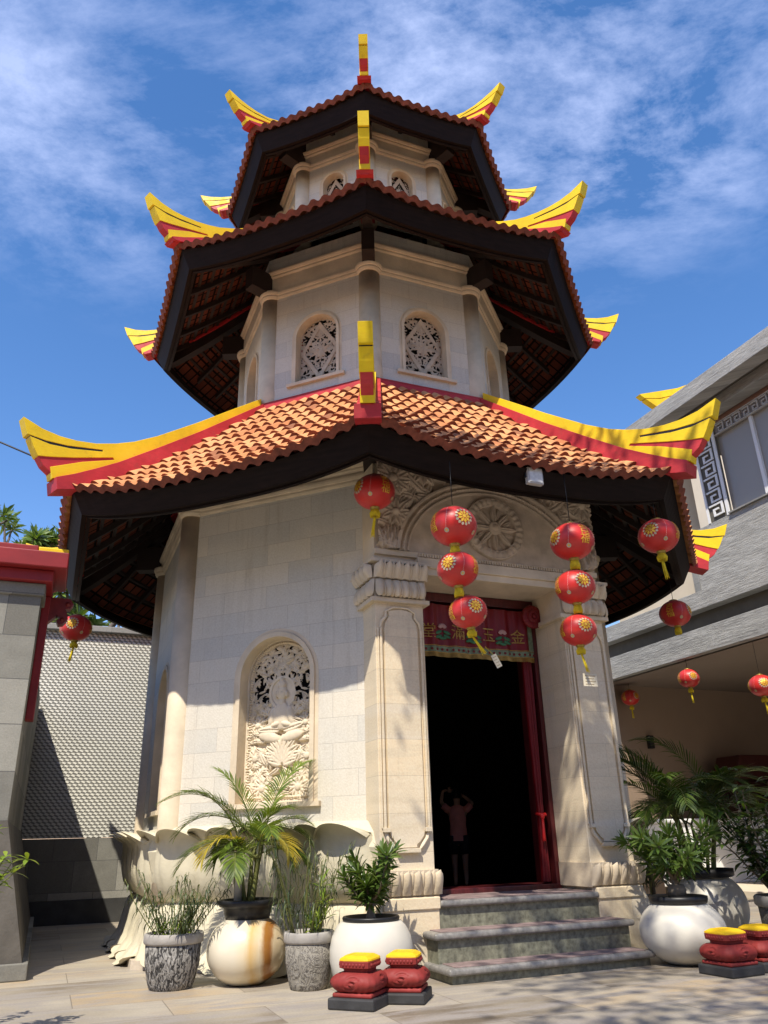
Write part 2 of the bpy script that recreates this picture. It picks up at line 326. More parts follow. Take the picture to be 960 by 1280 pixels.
def arch_band(mb, cx, w, z0, sp, width, y0, y1, mi=0, n=18, step=0.02):
    """moulded frame round an arched opening: two stepped bands with real thickness"""
    for (wa, wb, yy) in ((w, w+width*0.55, y1), (w+width*0.5, w+width, y1+step)):
        a = arch_pts(cx, wa, z0, sp, n); b = arch_pts(cx, wb, z0, sp, n)
        for i in range(len(a)-1):
            P = [(a[i][0], a[i][1]), (a[i+1][0], a[i+1][1]), (b[i+1][0], b[i+1][1]), (b[i][0], b[i][1])]
            vs = [(p[0], yy, p[1]) for p in P]+[(p[0], y0, p[1]) for p in P]
            mb.add(vs, [(0, 1, 2, 3), (1, 0, 4, 5), (3, 2, 6, 7), (0, 3, 7, 4), (2, 1, 5, 6)], mi)
# ---- storey 1 niche carving: a seated figure with halo on a lotus among foliage
def carve_niche():
    rng = random.Random(4); c = Carve(-0.42, 0.42, 1.36, 3.00, 190, 372, 0.0)
    xm = 0.0
    c.scatter(rng, 480, 0.12, 0.017, lambda x, z: z > 2.25, True, 0.7)
    c.h = np.where(c.Z < 2.25, np.maximum(c.h, 0.16), c.h)
    c.scatter(rng, 260, 0.13, 0.026, lambda x, z: z < 2.3, True, 0.75)
    for k in range(9): c.leaf(0, 2.72+0.02*k, 0.16-0.01*k, 0.02, PI/2+(k-4)*0.35, 0.2, 0.8)
    for sx in (-1, 1):
        c.rose(sx*0.27, 2.12, 0.10, 8, 0.75); c.rose(sx*0.29, 1.80, 0.11, 9, 0.75); c.rose(sx*0.20, 1.52, 0.12, 10, 0.8, 0.3)
    # scalloped lotus throne
    for r, zz, n in ((0.22, 1.80, 9), (0.17, 1.74, 7)):
        for k in range(n):
            a = PI*(k+0.5)/n; c.leaf(0.02, zz, r, 0.045, a if k % 2 else a, 0.0, 0.95, 0.5)
    for k in range(7): c.leaf((k-3)*0.055, 1.74, 0.13, 0.03, PI/2+(3-k)*0.16-0.0, 0, 0.95, 0.5)
    # halo, knees, robe, torso, arms, head
    c.ell(0.0, 2.43, 0.155, 0.17, 0.62, 0.60, flat=True, setv=True); c.ell(0.0, 2.43, 0.125, 0.14, 0.50, 0.49, flat=True, setv=True)
    for sx in (-1, 1):
        c.ell(sx*0.13, 2.00, 0.125, 0.052, 1.1, 0.6, sx*0.22); c.leaf(sx*0.02, 2.06, 0.24, 0.05, (0.12 if sx > 0 else PI-0.12), 0.1, 1.05, 0.5)
        c.ell(sx*0.105, 2.20, 0.04, 0.10, 1.05, 0.5, sx*0.25); c.ell(sx*0.05, 2.12, 0.07, 0.03, 1.15, 0.6, -sx*0.3)
        for k in range(4): c.leaf(sx*0.06, 2.24-0.05*k, 0.2, 0.018, (PI*0.25 if sx < 0 else PI*0.75)+PI+0.1*k, 0.3*sx, 0.95, 0.5)
    c.ell(0.0, 2.20, 0.095, 0.14, 1.1, 0.55); c.ell(0.0, 2.335, 0.035, 0.045, 0.95, 0.6)
    c.ell(0.0, 2.425, 0.056, 0.075, 1.2, 0.6); c.ell(0.0, 2.505, 0.045, 0.05, 1.15, 0.6); c.ell(0.0, 2.555, 0.022, 0.03, 1.1, 0.6)
    for sx in (-1, 1): c.ell(sx*0.02, 2.435, 0.012, 0.005, 1.05, 1.0, 0, True, True); c.ell(sx*0.06, 2.41, 0.012, 0.035, 1.0, 0.6)
    c.h = np.where(c.h > 0.72, 0.72+(c.h-0.72)*0.55, c.h)
    # beaded border
    w = 0.40
    for t in np.linspace(0, 1, 46):
        for sx in (-1, 1): c.ell(sx*(w-0.035), 1.44+t*(2.57-1.44), 0.016, 0.012, 0.8, 0.4)
    for t in np.linspace(0, PI, 52): c.ell((w-0.035)*math.cos(t), 2.57+(w-0.035)*math.sin(t), 0.016, 0.012, 0.8, 0.4)
    for t in np.linspace(-0.34, 0.34, 22): c.ell(t, 1.435, 0.014, 0.018, 0.8, 0.4)
    rr = np.where(c.Z > 2.57, np.hypot(c.X, c.Z-2.57), np.abs(c.X))
    c.h = np.where((rr > w-0.062) | (c.Z < 1.47), np.maximum(c.h, 0.42), c.h)
    c.h = np.where((rr > w-0.012) | (c.Z < 1.40), 0.75, c.h)
    keep = lambda X, Z: np.where(Z > 2.57, np.hypot(X, Z-2.57), np.abs(X)) < w+0.012
    return c.mesh('relief_panel', [M['niche']], 0.10, 0.0, keep)
def carve_lattice(w, z0, sp, seed, n=110):
    """pierced window screen: diamond frame, central blossom, scrolling leaves"""
    n *= 2; rng = random.Random(seed); ztop = sp+w; c = Carve(-w-0.02, w+0.02, z0-0.02, ztop+0.02, int((2*w+0.04)/0.0058), int((ztop-z0+0.04)/0.0058), 0.0)
    zc = (z0+ztop)/2
    c.scatter(rng, n, 0.10*w/0.3, 0.016*w/0.3, None, True, 0.65)
    for k in range(10): c.leaf(0, zc, 0.15*w/0.3, 0.03*w/0.3, 2*PI*k/10+0.2, 0.25, 0.9, 0.4)
    c.rose(-0.03*w/0.3, zc+0.02, 0.075*w/0.3, 8, 0.95); c.ell(0.02*w/0.3, zc-0.04, 0.05*w/0.3, 0.07*w/0.3, 0.95, 0.5)
    hz = (ztop-z0)*0.47
    d = np.abs(c.X)/(w*0.97)+np.abs(c.Z-zc)/hz; wd = 0.036/w*1.0
    c.h = np.where(np.abs(d-1+wd) < wd, 0.85, c.h)
    rr = np.where(c.Z > sp, np.hypot(c.X, c.Z-sp), np.abs(c.X))
    c.h = np.where((rr > w-0.02) | (c.Z < z0+0.012), 0.5, c.h)
    keep = lambda X, Z: np.where(Z > sp, np.hypot(X, Z-sp), np.abs(X)) < w+0.012
    return c.mesh('window_screen', [M['carved']], 0.045, 0.0, keep)
STOREYS = [  # ap, z0, z1, opening half width, opening z0, spring, recess depth, column radius, column top
    dict(ap=2.77, z0=0.55, z1=4.93, w=0.40, oz=1.38, sp=2.57, dep=0.20, cr=0.13, ct=4.50, mou=(4.50, 4.63), cc=2.95),
    dict(ap=1.88, z0=6.05, z1=8.78, w=0.30, oz=6.58, sp=7.28, dep=0.13, cr=0.145, ct=8.05, mou=(8.05, 8.40), cc=1.945),
    dict(ap=1.37, z0=9.40, z1=11.55, w=0.175, oz=9.92, sp=10.42, dep=0.11, cr=0.13, ct=10.84, mou=(10.84, 11.10), cc=1.44)]
for si, S in enumerate(STOREYS):
    NX = 0.05 if si == 0 else 0.0
    wf = wall_face(S['ap'], S['z0'], S['z1'], NX, S['w'], S['oz'], S['sp'], S['dep'], None).mesh('wall', [M['wall'], M['cream']])
    fr = MB(); arch_band(fr, NX, S['w'], S['oz'], S['sp'], 0.085 if si == 0 else 0.07, -S['ap'], -S['ap']-0.022)
    fw = S['w']+0.12; fr.box(NX-fw, NX+fw, -S['ap']-0.048, -S['ap']+0.0, S['oz']-0.045, S['oz']-0.001)
    frm = fr.mesh('window_frame', [M['cream']])
    carv = carve_niche() if si == 0 else carve_lattice(S['w'], S['oz'], S['sp'], 3+si, 120 if si == 1 else 60)
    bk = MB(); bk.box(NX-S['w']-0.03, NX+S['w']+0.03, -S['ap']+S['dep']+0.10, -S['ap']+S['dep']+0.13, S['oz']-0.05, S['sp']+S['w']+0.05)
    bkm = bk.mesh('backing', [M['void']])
    for j in range(-3, 5):
        if si == 0 and j == 0: continue
        rz = R(22.5+45*j)
        w_ = link('wall', wf, PAG, (0, 0, 0), rz)
        link('window_frame', frm, w_); link('relief_panel' if si == 0 else 'window_screen', carv, w_, (NX, -S['ap']+S['dep'], 0)); link('backing', bkm, w_)
    # columns with small ring mouldings
    cb = MB(); cb.lathe([(S['cr']*1.05, S['z0']), (S['cr']*1.05, S['z0']+0.5), (S['cr'], S['z0']+0.52), (S['cr'], S['ct']-0.0)], 20)
    cm = cb.mesh('column', [M['cream']])
    for k in range(-3, 5):
        if si == 0 and k in (0, 1): continue
        a = R(45*k); link('column', cm, PAG, (S['cc']*math.sin(a), -S['cc']*math.cos(a), 0), a)
    mb = MB(); c8 = S['ap']/K8
    def ring(prof):
        vs = []
        for r, z in prof:
            for k in range(8): t = -PI/2+k*PI/4; vs.append((r*math.cos(t), r*math.sin(t), z))
        mb.add(vs, [(i*8+k, i*8+(k+1) % 8, (i+1)*8+(k+1) % 8, (i+1)*8+k) for i in range(len(prof)-1) for k in range(8)])
    for mi_, mz in enumerate(S['mou']):
        p = 0.030+0.025*mi_
        ring([(c8-0.01, mz-0.002), (c8+p*0.6, mz), (c8+p, mz+0.02), (c8+p, mz+0.045), (c8+p*1.3, mz+0.05), (c8+p*1.6, mz+0.075), (c8+p*1.6, mz+0.10), (c8-0.01, mz+0.115)])
    for k in range(-3, 5):
        if si == 0 and k in (0, 1): continue
        a = R(45*k); mz = S['mou'][0]; q = S['cr']
        mb.lathe([(q+0.003, mz-0.01), (q+0.018, mz), (q+0.032, mz+0.022), (q+0.032, mz+0.047), (q+0.042, mz+0.053), (q+0.052, mz+0.078), (q+0.052, mz+0.103), (q-0.02, mz+0.118)], 24, (S['cc']*math.sin(a), -S['cc']*math.cos(a), 0), 0, False)
    # frieze between the two mouldings sits slightly proud
    ring([(c8+0.03, S['mou'][0]+0.10), (c8+0.03, S['mou'][1]+0.005)])
    mb.build('cornice', M['cream'], PAG)
# near-black lining, floor and ceiling; the hall's darkness is in the colour
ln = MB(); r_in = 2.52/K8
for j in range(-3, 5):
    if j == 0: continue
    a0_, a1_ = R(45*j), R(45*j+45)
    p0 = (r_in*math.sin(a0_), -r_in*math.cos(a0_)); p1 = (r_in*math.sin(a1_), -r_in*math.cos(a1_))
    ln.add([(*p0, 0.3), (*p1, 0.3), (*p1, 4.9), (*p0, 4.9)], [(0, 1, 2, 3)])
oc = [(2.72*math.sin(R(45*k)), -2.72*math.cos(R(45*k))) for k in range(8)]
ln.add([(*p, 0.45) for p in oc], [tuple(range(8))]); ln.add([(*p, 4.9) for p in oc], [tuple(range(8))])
ln.build('hall_shade_lining', M['void'], PAG)
# ---------------------------------------------------------------- roofs
ROOFS = [dict(Re=4.25, zb=4.205, h=0.235, Rt=2.10, zt=6.27, sag=0.22, cw=0.152, rows=13, rafz=0.52),
         dict(Re=3.29, zb=7.92, h=0.233, Rt=1.52, zt=9.55, sag=0.14, cw=0.152, rows=11),
         dict(Re=2.25, zb=10.75, h=0.27, Rt=0.14, zt=12.65, sag=0.085, cw=0.152, rows=11)]
H1 = None
def shade_underlay_mat():  # dark sheet added below the tiles, roof underside shade painted into its colour
    m, nt, b = new_mat('shaded_tile_undersides'); tc = nt.nodes.new('ShaderNodeTexCoord'); sp = nt.nodes.new('ShaderNodeTexBrick'); nt.links.new(tc.outputs['Object'], sp.inputs['Vector'])
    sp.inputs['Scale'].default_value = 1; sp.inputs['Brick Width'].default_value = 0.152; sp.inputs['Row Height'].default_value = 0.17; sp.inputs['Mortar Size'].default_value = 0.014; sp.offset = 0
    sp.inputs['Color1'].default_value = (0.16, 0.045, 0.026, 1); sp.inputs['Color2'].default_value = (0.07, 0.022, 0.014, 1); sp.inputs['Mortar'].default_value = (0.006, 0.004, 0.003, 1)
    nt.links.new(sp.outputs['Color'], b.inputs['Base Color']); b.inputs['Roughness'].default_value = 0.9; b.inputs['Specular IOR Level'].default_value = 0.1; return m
M['shade_underlay'] = shade_underlay_mat()
for ri, P in enumerate(ROOFS):
    Re, zb, h, Rt, zt, sag = (P[k] for k in ('Re', 'zb', 'h', 'Rt', 'zt', 'sag'))
    RT = Re+0.13; ne, nt_ = Re*K8, Rt*K8; neT = RT*K8+0.065; zc = zb+h+0.02; SG = 2.6; PW = 1.18
    def S_(s, n, off=0.0):
        v = (neT-n)/(neT-nt_); hwid = max(n*T8, 1e-4); q = min(1, abs(s)/hwid)
        zm = (zc-sag)+(zt-(zc-sag))*(max(v, 0)**PW) if v >= 0 else (zc-sag)+(zt-zc)*v*0.6
        return zm+sag*q**SG*max(0, 1-v)**1.4+off
    slope = math.atan((zt-zc+sag)/(neT-nt_)); ny, nz = -math.sin(slope), math.cos(slope)
    # tiles
    rows, cw = P['rows'], P['cw']; mb = MB(); TJ = {}; TR = random.Random(90+ri)
    for r in range(rows):
        nA = neT+(nt_-neT)*r/rows; nB = neT+(nt_-neT)*(r+1)/rows; hA, hB = nA*T8, nB*T8
        ks = int(hA/cw*7)+8
        A_, B_, D_, U = [], [], [], []
        for k in range(-ks, ks+1):
            s = (k+0.0)*cw/7.0+(0.02 if ri else 0.0)
            if abs(s) > hA+cw/7: continue
            ph = (s/cw) % 1.0
            jt = TJ.setdefault((ri, r, math.floor(s/cw)), TR.uniform(-0.006, 0.007)); pr = jt+0.026*(max(0, math.sin(PI*min(1, ph/0.66)))**0.8) if ph < 0.66 else -0.012*math.sin(PI*(ph-0.66)/0.34)
            sa = max(-hA, min(hA, s)); sb = max(-hB, min(hB, s))
            za, zb_ = S_(sa, nA), S_(sb, nB); oa = pr+0.038; ob = pr+0.006; dn = (pr-0.035 if r == 0 else pr-0.012)
            A_.append((sa, -nA+ny*oa, za+nz*oa)); B_.append((sb, -nB+ny*ob, zb_+nz*ob)); D_.append((sa, -nA+ny*dn+0.004, za+nz*dn)); U.append(s/cw)
        m = len(A_); us = [(u, r+0.5) for u in U]
        mb.add(A_+B_, [(k, k+1, m+k+1, m+k) for k in range(m-1) if abs(A_[k+1][0]-A_[k][0]) > 1e-5], 0, True, us+us)
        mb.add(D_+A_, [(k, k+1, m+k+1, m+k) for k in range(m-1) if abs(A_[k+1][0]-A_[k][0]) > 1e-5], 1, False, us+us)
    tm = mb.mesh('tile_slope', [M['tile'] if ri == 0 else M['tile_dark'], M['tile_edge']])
    ub = MB(); uG = []
    for i_ in range(9):
        n_ = (neT-0.10)+(nt_-(neT-0.10))*i_/8; hw_ = n_*T8
        uG.append([(-hw_+2*hw_*j_/16, -n_, S_(-hw_+2*hw_*j_/16, n_)-0.05) for j_ in range(17)])
    ub.grid(uG, 0, True); um = ub.mesh('shade_underlay', [M['shade_underlay']])
    # fascia board following the eave curve
    mb = MB(); N = 28; P4 = []
    def loop(q, n_out, th, z_lo, z_hi, lean=0.0):
        no, ni = n_out, n_out-th; zlift = -sag*(1-abs(q)**SG); nl = lean; zl2 = zlift*0.68
        return [(q*no*T8, -no, z_lo+zl2), (q*ni*T8, -ni, z_lo+zl2), (q*(ni+nl)*T8, -ni-nl, z_hi+zlift), (q*(no+nl)*T8, -no-nl, z_hi+zlift)]
    mb.grid([loop(-1+2*i/N, ne, 0.05, zb, zb+h+0.01, (RT-Re)*K8) for i in range(N+1)], 0, False, True)
    mb.grid([loop(-1+2*i/N, ne-0.053, 0.04, zb-0.018, zb+0.10) for i in range(N+1)], 0, False, True)
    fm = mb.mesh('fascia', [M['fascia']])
    # rafters and battens
    mb = MB(); wall_ap = STOREYS[ri]['ap']; x = -wall_ap*T8*2.2
    sp_ = 0.52; nR = int(ne*T8/sp_)
    for k in range(-nR, nR+1):
        s = k*sp_; n0 = max(wall_ap-0.02, abs(s)/T8+0.05); n1 = ne-0.11
        if n1-n0 < 0.2: continue
        for i in range(4):
            a, b = n0+(n1-n0)*i/4, n0+(n1-n0)*(i+1)/4
            za, zb_ = S_(s, a), S_(s, b)
            vs = [(s+dx, -n_, z_+dz) for (n_, z_) in ((a, za), (b, zb_)) for (dx, dz) in ((-0.024, -0.15), (0.024, -0.15), (0.024, -0.06), (-0.024, -0.06))]
            mb.add(vs, [(0, 1, 5, 4), (1, 2, 6, 5), (2, 3, 7, 6), (3, 0, 4, 7), (0, 3, 2, 1), (4, 5, 6, 7)], 0)
    for r in range(rows*1):
        n_ = neT+(nt_-neT)*(r+0.35)/rows
        if n_ < wall_ap-0.05 or n_ > ne-0.08: continue
        seg = 10; hwid = n_*T8-0.03
        loopb = []
        for i in range(seg+1):
            s = -hwid+2*hwid*i/seg; z = S_(s, n_)
            loopb.append([(s, -n_, z-0.062), (s, -n_+0.04, z-0.055), (s, -n_+0.04, z-0.022), (s, -n_, z-0.022)])
        mb.grid(loopb, 0, False, True)
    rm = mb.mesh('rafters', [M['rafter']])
    # horned ridge, in its radial plane (x = thickness, -y = outwards)
    zc1, Rt1, zt1, Re1, RT1 = 4.435, 2.10, 6.27, 4.28, 4.45; hn = RT+0.07
    def hip(r): v = (hn-r)/(hn-Rt); return zc+(zt-zc)*(max(v, 0)**PW) if v >= 0 else zc+v*0.35
    def hip1(r): v = (RT1-r)/(RT1-Rt1); return zc1+(zt1-zc1)*(max(v, 0)**PW) if v >= 0 else zc1
    sc_r, sc_z = (1, 1) if ri == 0 else ((0.80, 0.92) if ri == 1 else (0.80, 0.66))
    def mapp(pt):
        r, z = pt
        if r < Re1:
            t = (r-Rt1)/(Re1-Rt1); rr = Rt+(Re+0.03-Rt)*t; bl = 1+(sc_z-1)*min(1, max(0, t*1.0)); return (rr, hip(rr)+(z-hip1(r))*bl)
        return (Re+0.03+(r-Re1)*sc_r*(0.88 if ri == 0 else 1), hip(Re+0.03)+(z-hip1(Re1))*sc_z)
    Y_ = [(2.12, 6.42), (2.47, 6.15), (3.03, 5.71), (3.53, 5.34), (3.80, 5.17), (4.0, 5.075), (4.22, 4.995), (4.45, 4.955), (4.65, 4.945), (4.86, 4.965), (5.09, 5.03),
          (5.015, 4.855), (4.8, 4.845), (4.55, 4.865), (4.14, 4.945), (4.14, 4.925), (4.5, 4.845), (4.75, 4.82), (4.985, 4.84), (4.92, 4.73), (4.865, 4.655), (4.7, 4.69), (4.45, 4.755), (4.02, 4.895),
          (4.0, 4.875), (4.35, 4.735), (4.71, 4.575), (4.67, 4.455), (4.45, 4.545), (4.2, 4.68), (3.97, 4.83), (3.52, 5.17), (3.02, 5.56), (2.47, 6.0), (2.12, 6.31)]
    Rd = [(2.12, 6.38), (3.03, 5.66), (3.53, 5.29), (4.0, 5.03), (4.3, 4.94), (4.6, 4.90), (4.93, 4.86), (4.93, 4.79), (4.86, 4.66), (4.79, 4.575), (4.66, 4.50), (4.6, 4.42), (4.0, 4.65), (3.2, 5.28), (2.12, 6.12)]
    Bs = [(2.12, 6.32), (3.02, 5.57), (3.52, 5.18), (3.97, 4.84), (4.2, 4.69), (4.45, 4.55), (4.65, 4.46), (4.62, 4.33), (4.5, 4.36), (4.28, 4.42), (3.9, 4.60), (3.2, 5.13), (2.12, 6.05)]
    mb = MB()
    def add_poly(pts, half, mi, up=0.0):
        q = [(-p[0], p[1]+(up if o_[0] > 4.1 else 0)) for p, o_ in zip(map(mapp, pts), pts)]; mb.prism(q, -half, half, mi, 'x')
    add_poly(Y_, 0.064, 1); add_poly(Rd, 0.054, 0); add_poly([(r_, z_) if ri == 0 or z_ > 4.44 or r_ < 4.1 else (r_-0.02, z_+0.10) for r_, z_ in Bs], 0.118 if ri == 0 else 0.10, 0)
    add_poly([(4.985, 4.86), (4.8, 4.852), (4.55, 4.872), (4.14, 4.95), (4.14, 4.92), (4.5, 4.838), (4.75, 4.812), (4.965, 4.828)], 0.058, 2)
    hm = mb.mesh('ridge_horn', [M['red'], M['yellow'], M['black']])
    # hip beam under the corner
    mb = MB(); rw = STOREYS[ri]['cc']; path = [rw, (rw+Re)/2, Re-0.30, Re-0.09]
    for a, b in zip(path, path[1:]):
        vs = [(dx, -r_, hip(r_)+dz) for r_ in (a, b) for (dx, dz) in ((-0.065, -0.34), (0.065, -0.34), (0.065, -0.10), (-0.065, -0.10))]
        mb.add(vs, [(0, 1, 5, 4), (1, 2, 6, 5), (2, 3, 7, 6), (3, 0, 4, 7), (0, 3, 2, 1), (4, 5, 6, 7)], 0)
    mb.box(-0.085, 0.085, -rw-0.42, -rw+0.02, STOREYS[ri]['mou'][0]+0.09, STOREYS[ri]['mou'][0]+0.42, 0)
    bm_ = mb.mesh('hip_beam', [M['rafter']])
    # roof body: the flashing where the roof meets the wall above (or the crown finial)
    mb = MB()
    if ri < 2:
        rr = [(Rt+0.06, zt-0.10), (Rt+0.06, zt+0.03), (Rt+0.02, zt+0.085), (Rt-0.10, zt+0.10)]; vs = []
        for r, z in rr:
            for k in range(8): t = -PI/2+k*PI/4; vs.append((r*math.cos(t), r*math.sin(t), z))
        mb.add(vs, [(i*8+k, i*8+(k+1) % 8, (i+1)*8+(k+1) % 8, (i+1)*8+k) for i in range(3) for k in range(8)])
        roof = mb.build('roof', M['red'], PAG)
    else:
        mb.lathe([(0.24, zt-0.12), (0.26, zt+0.02), (0.18, zt+0.08), (0.22, zt+0.16), (0.12, zt+0.24), (0.16, zt+0.34), (0.10, zt+0.44), (0.03, zt+0.52)], 20)
        roof = mb.build('roof', M['red'], PAG)
        rod = MB(); rod.tube([(0.02, 0, zt+0.4), (0.02, 0, 15.15)], 0.012, 6); rod.ellipsoid((0.02, 0, 15.17), (0.03, 0.03, 0.035), 8, 6)
        rod.build('lightning_rod', M['black'], roof)
    for k in range(-3, 5):
        rz = R(22.5+45*k)
        link('tile_slope', tm, roof, (0, 0, 0), rz); link('shade_underlay', um, roof, (0, 0, 0), rz); link('fascia', fm, roof, (0, 0, 0), rz); link('rafters', rm, roof, (0, 0, 0), rz)
        link('ridge_horn', hm, roof, (0, 0, 0), R(45*k), 0.004 if ri == 0 else 0); link('hip_beam', bm_, roof, (0, 0, 0), R(45*k))
# ---------------------------------------------------------------- lotus plinth
core = MB()
def core_ring(mb, prof, mi=0):
    vs = []
    for a_, z in prof:
        for k in range(1, 9): t = -PI/2+k*PI/4; vs.append((a_/K8*math.cos(t), a_/K8*math.sin(t), z))
    mb.add(vs, [(i*8+k, i*8+k+1, (i+1)*8+k+1, (i+1)*8+k) for i in range(len(prof)-1) for k in range(7)], mi)
def octring(mb, prof, mi=0, caps=False):
    vs = []
    for a_, z in prof:
        for k in range(8): t = -PI/2+k*PI/4; vs.append((a_/K8*math.cos(t), a_/K8*math.sin(t), z))
    mb.add(vs, [(i*8+k, i*8+(k+1) % 8, (i+1)*8+(k+1) % 8, (i+1)*8+k) for i in range(len(prof)-1) for k in range(8)], mi)
core_ring(core, [(2.73, 1.21), (2.80, 1.19), (2.89, 1.10), (2.93, 0.98), (2.88, 0.8), (2.78, 0.56), (2.82, 0.5), (2.92, 0.2), (2.97, 0.03)], 0)
core_ring(core, [(2.90, 0.075), (3.0, 0.075), (3.01, -0.02)], 1)
base = core.build('lotus_plinth', [M['lotus'], M['soil_stone']], PAG)
def petal_up(w, seed):
    rng = random.Random(seed); mb = MB(); nu, nv = 18, 16
    prof = [(0.0, 0.50, 0.74), (0.07, 0.56, 0.84), (0.13, 0.66, 0.94), (0.165, 0.78, 1.0), (0.17, 0.90, 1.0), (0.165, 1.0, 1.0), (0.19, 1.07, 0.98), (0.26, 1.115, 0.94), (0.36, 1.10, 0.86)]
    def P(u, v, off):
        t = v*(len(prof)-1); i = min(len(prof)-2, int(t)); f = t-i
        o_, z_, ws = [prof[i][k]*(1-f)+prof[i+1][k]*f for k in range(3)]
        bulge = 0.085*(1-abs(u)**2.4)*min(1, v*3+0.4); rib = (0.020*math.exp(-((abs(u)-0.42-0.25*v)/0.07)**2)+0.016*math.exp(-((abs(u)-0.86)/0.06)**2))*min(1, 3*v)*(1 if v < 0.8 else max(0, (1-v)/0.2))
        lip = max(0, v-0.70)/0.30
        z_ += lip*(0.075*(1-u*u)-0.045*abs(u)**3); o_ -= lip*0.13*abs(u)**2.0
        return (u*w*0.5*ws, -(o_+bulge+rib+off), z_)
    F = [[P(-1+2*j/nu, i/nv, 0.0) for j in range(nu+1)] for i in range(nv+1)]
    B = [[P(-1+2*j/nu, i/nv, -0.03) for j in range(nu+1)] for i in range(nv+1)]
    mb.grid(F); mb.grid([r[::-1] for r in B])
    mb.grid([F[-1], B[-1]], 0, False); mb.grid([[r[0] for r in B], [r[0] for r in F]], 0, False); mb.grid([[r[-1] for r in F], [r[-1] for r in B]], 0, False)
    return mb.mesh('lotus_petal', [M['lotus']])
def petal_down(w, seed):
    rng = random.Random(seed); mb = MB(); nu, nv = 16, 12
    prof = [(0.02, 0.55, 0.80), (0.09, 0.50, 0.9), (0.12, 0.42, 0.96), (0.14, 0.30, 1.0), (0.17, 0.18, 1.04), (0.25, 0.075, 1.08), (0.33, 0.035, 1.0)]
    def P(u, v, off):
        t = v*(len(prof)-1); i = min(len(prof)-2, int(t)); f = t-i
        o_, z_, ws = [prof[i][k]*(1-f)+prof[i+1][k]*f for k in range(3)]
        bulge = 0.06*(1-abs(u)**2)+0.014*math.cos(u*11+seed)*v
        z_ += max(0, v-0.7)/0.3*(0.05*abs(u)**2-0.03*(1-u*u))
        return (u*w*0.5*ws, -(o_+bulge+off), z_)
    F = [[P(-1+2*j/nu, i/nv, 0.0) for j in range(nu+1)] for i in range(nv+1)]
    B = [[P(-1+2*j/nu, i/nv, -0.03) for j in range(nu+1)] for i in range(nv+1)]
    mb.grid(F); mb.grid([r[::-1] for r in B]); mb.grid([F[-1], B[-1]], 0, False)
    mb.grid([[r[0] for r in B], [r[0] for r in F]], 0, False); mb.grid([[r[-1] for r in F], [r[-1] for r in B]], 0, False)
    return mb.mesh('skirt_petal', [M['lotus']])
apB = 2.73
pu, pu2, pd = petal_up(0.60, 1), petal_up(0.46, 2), petal_down(0.50, 3)
for j in range(-3, 5):
    if j == 0: continue
    rz = R(22.5+45*j); hwid = apB*T8; t = Vector((math.cos(rz), math.sin(rz))); nn = Vector((math.sin(rz), -math.cos(rz)))
    for i in range(4):
        s = (i-1.5)*hwid*2/4
        p = t*s+nn*(apB-0.0)
        if j in (-1, 1) and abs((p.x*math.cos(A0)+p.y*math.sin(A0))) < 1.22 and p.y < 0: continue
        link('lotus_petal', pu, base, (p.x, p.y, 0), rz)
        link('skirt_petal', pd, base, (p.x, p.y, 0), rz)
    for i in range(5):
        s = (i-2)*hwid*2/4; p = t*s+nn*(apB-0.045)
        if i in (0,): continue
        if j in (-1, 1) and abs((p.x*math.cos(A0)+p.y*math.sin(A0))) < 1.22 and p.y < 0: continue
        a = rz if i < 4 else R(45*(j+1)); 
        if i == 4: p = Vector((math.sin(a), -math.cos(a)))*(apB/K8-0.10)
        link('lotus_petal', pu2, base, (p.x, p.y, 0), a)
# ---------------------------------------------------------------- portal (its own axes: x = s, -y = n)
def Yn(n): return -n
mb = MB()
for sg in (-1, 1):
    x0, x1 = sorted((sg*0.80, sg*1.30))
    mb.box(x0, x1, -3.0, -2.30, 0.5, 3.50)
portal = mb.build('portal', M['portal'], PAG, (0.065*math.cos(A0), 0.065*math.sin(A0), 0), A0, 0.006)
mb = MB(); mb.box(-1.297, 1.297, -2.995, -2.30, 3.44, 4.80); mb.build('lintel_block', M['cream'], portal)
mb = MB()
mb.box(-0.80, 0.80, -3.035, -2.99, 3.43, 3.50); mb.box(-0.86, 0.86, -3.06, -2.99, 3.50, 3.60); mb.box(-1.30, 1.30, -3.03, -2.99, 3.602, 3.66)
for k in range(58): mb.box(-0.84+k*0.0295, -0.84+k*0.0295+0.018, -3.045, -3.028, 3.612, 3.648)
mb.build('lintel_moulding', M['cream'], portal, bevel=0.004)
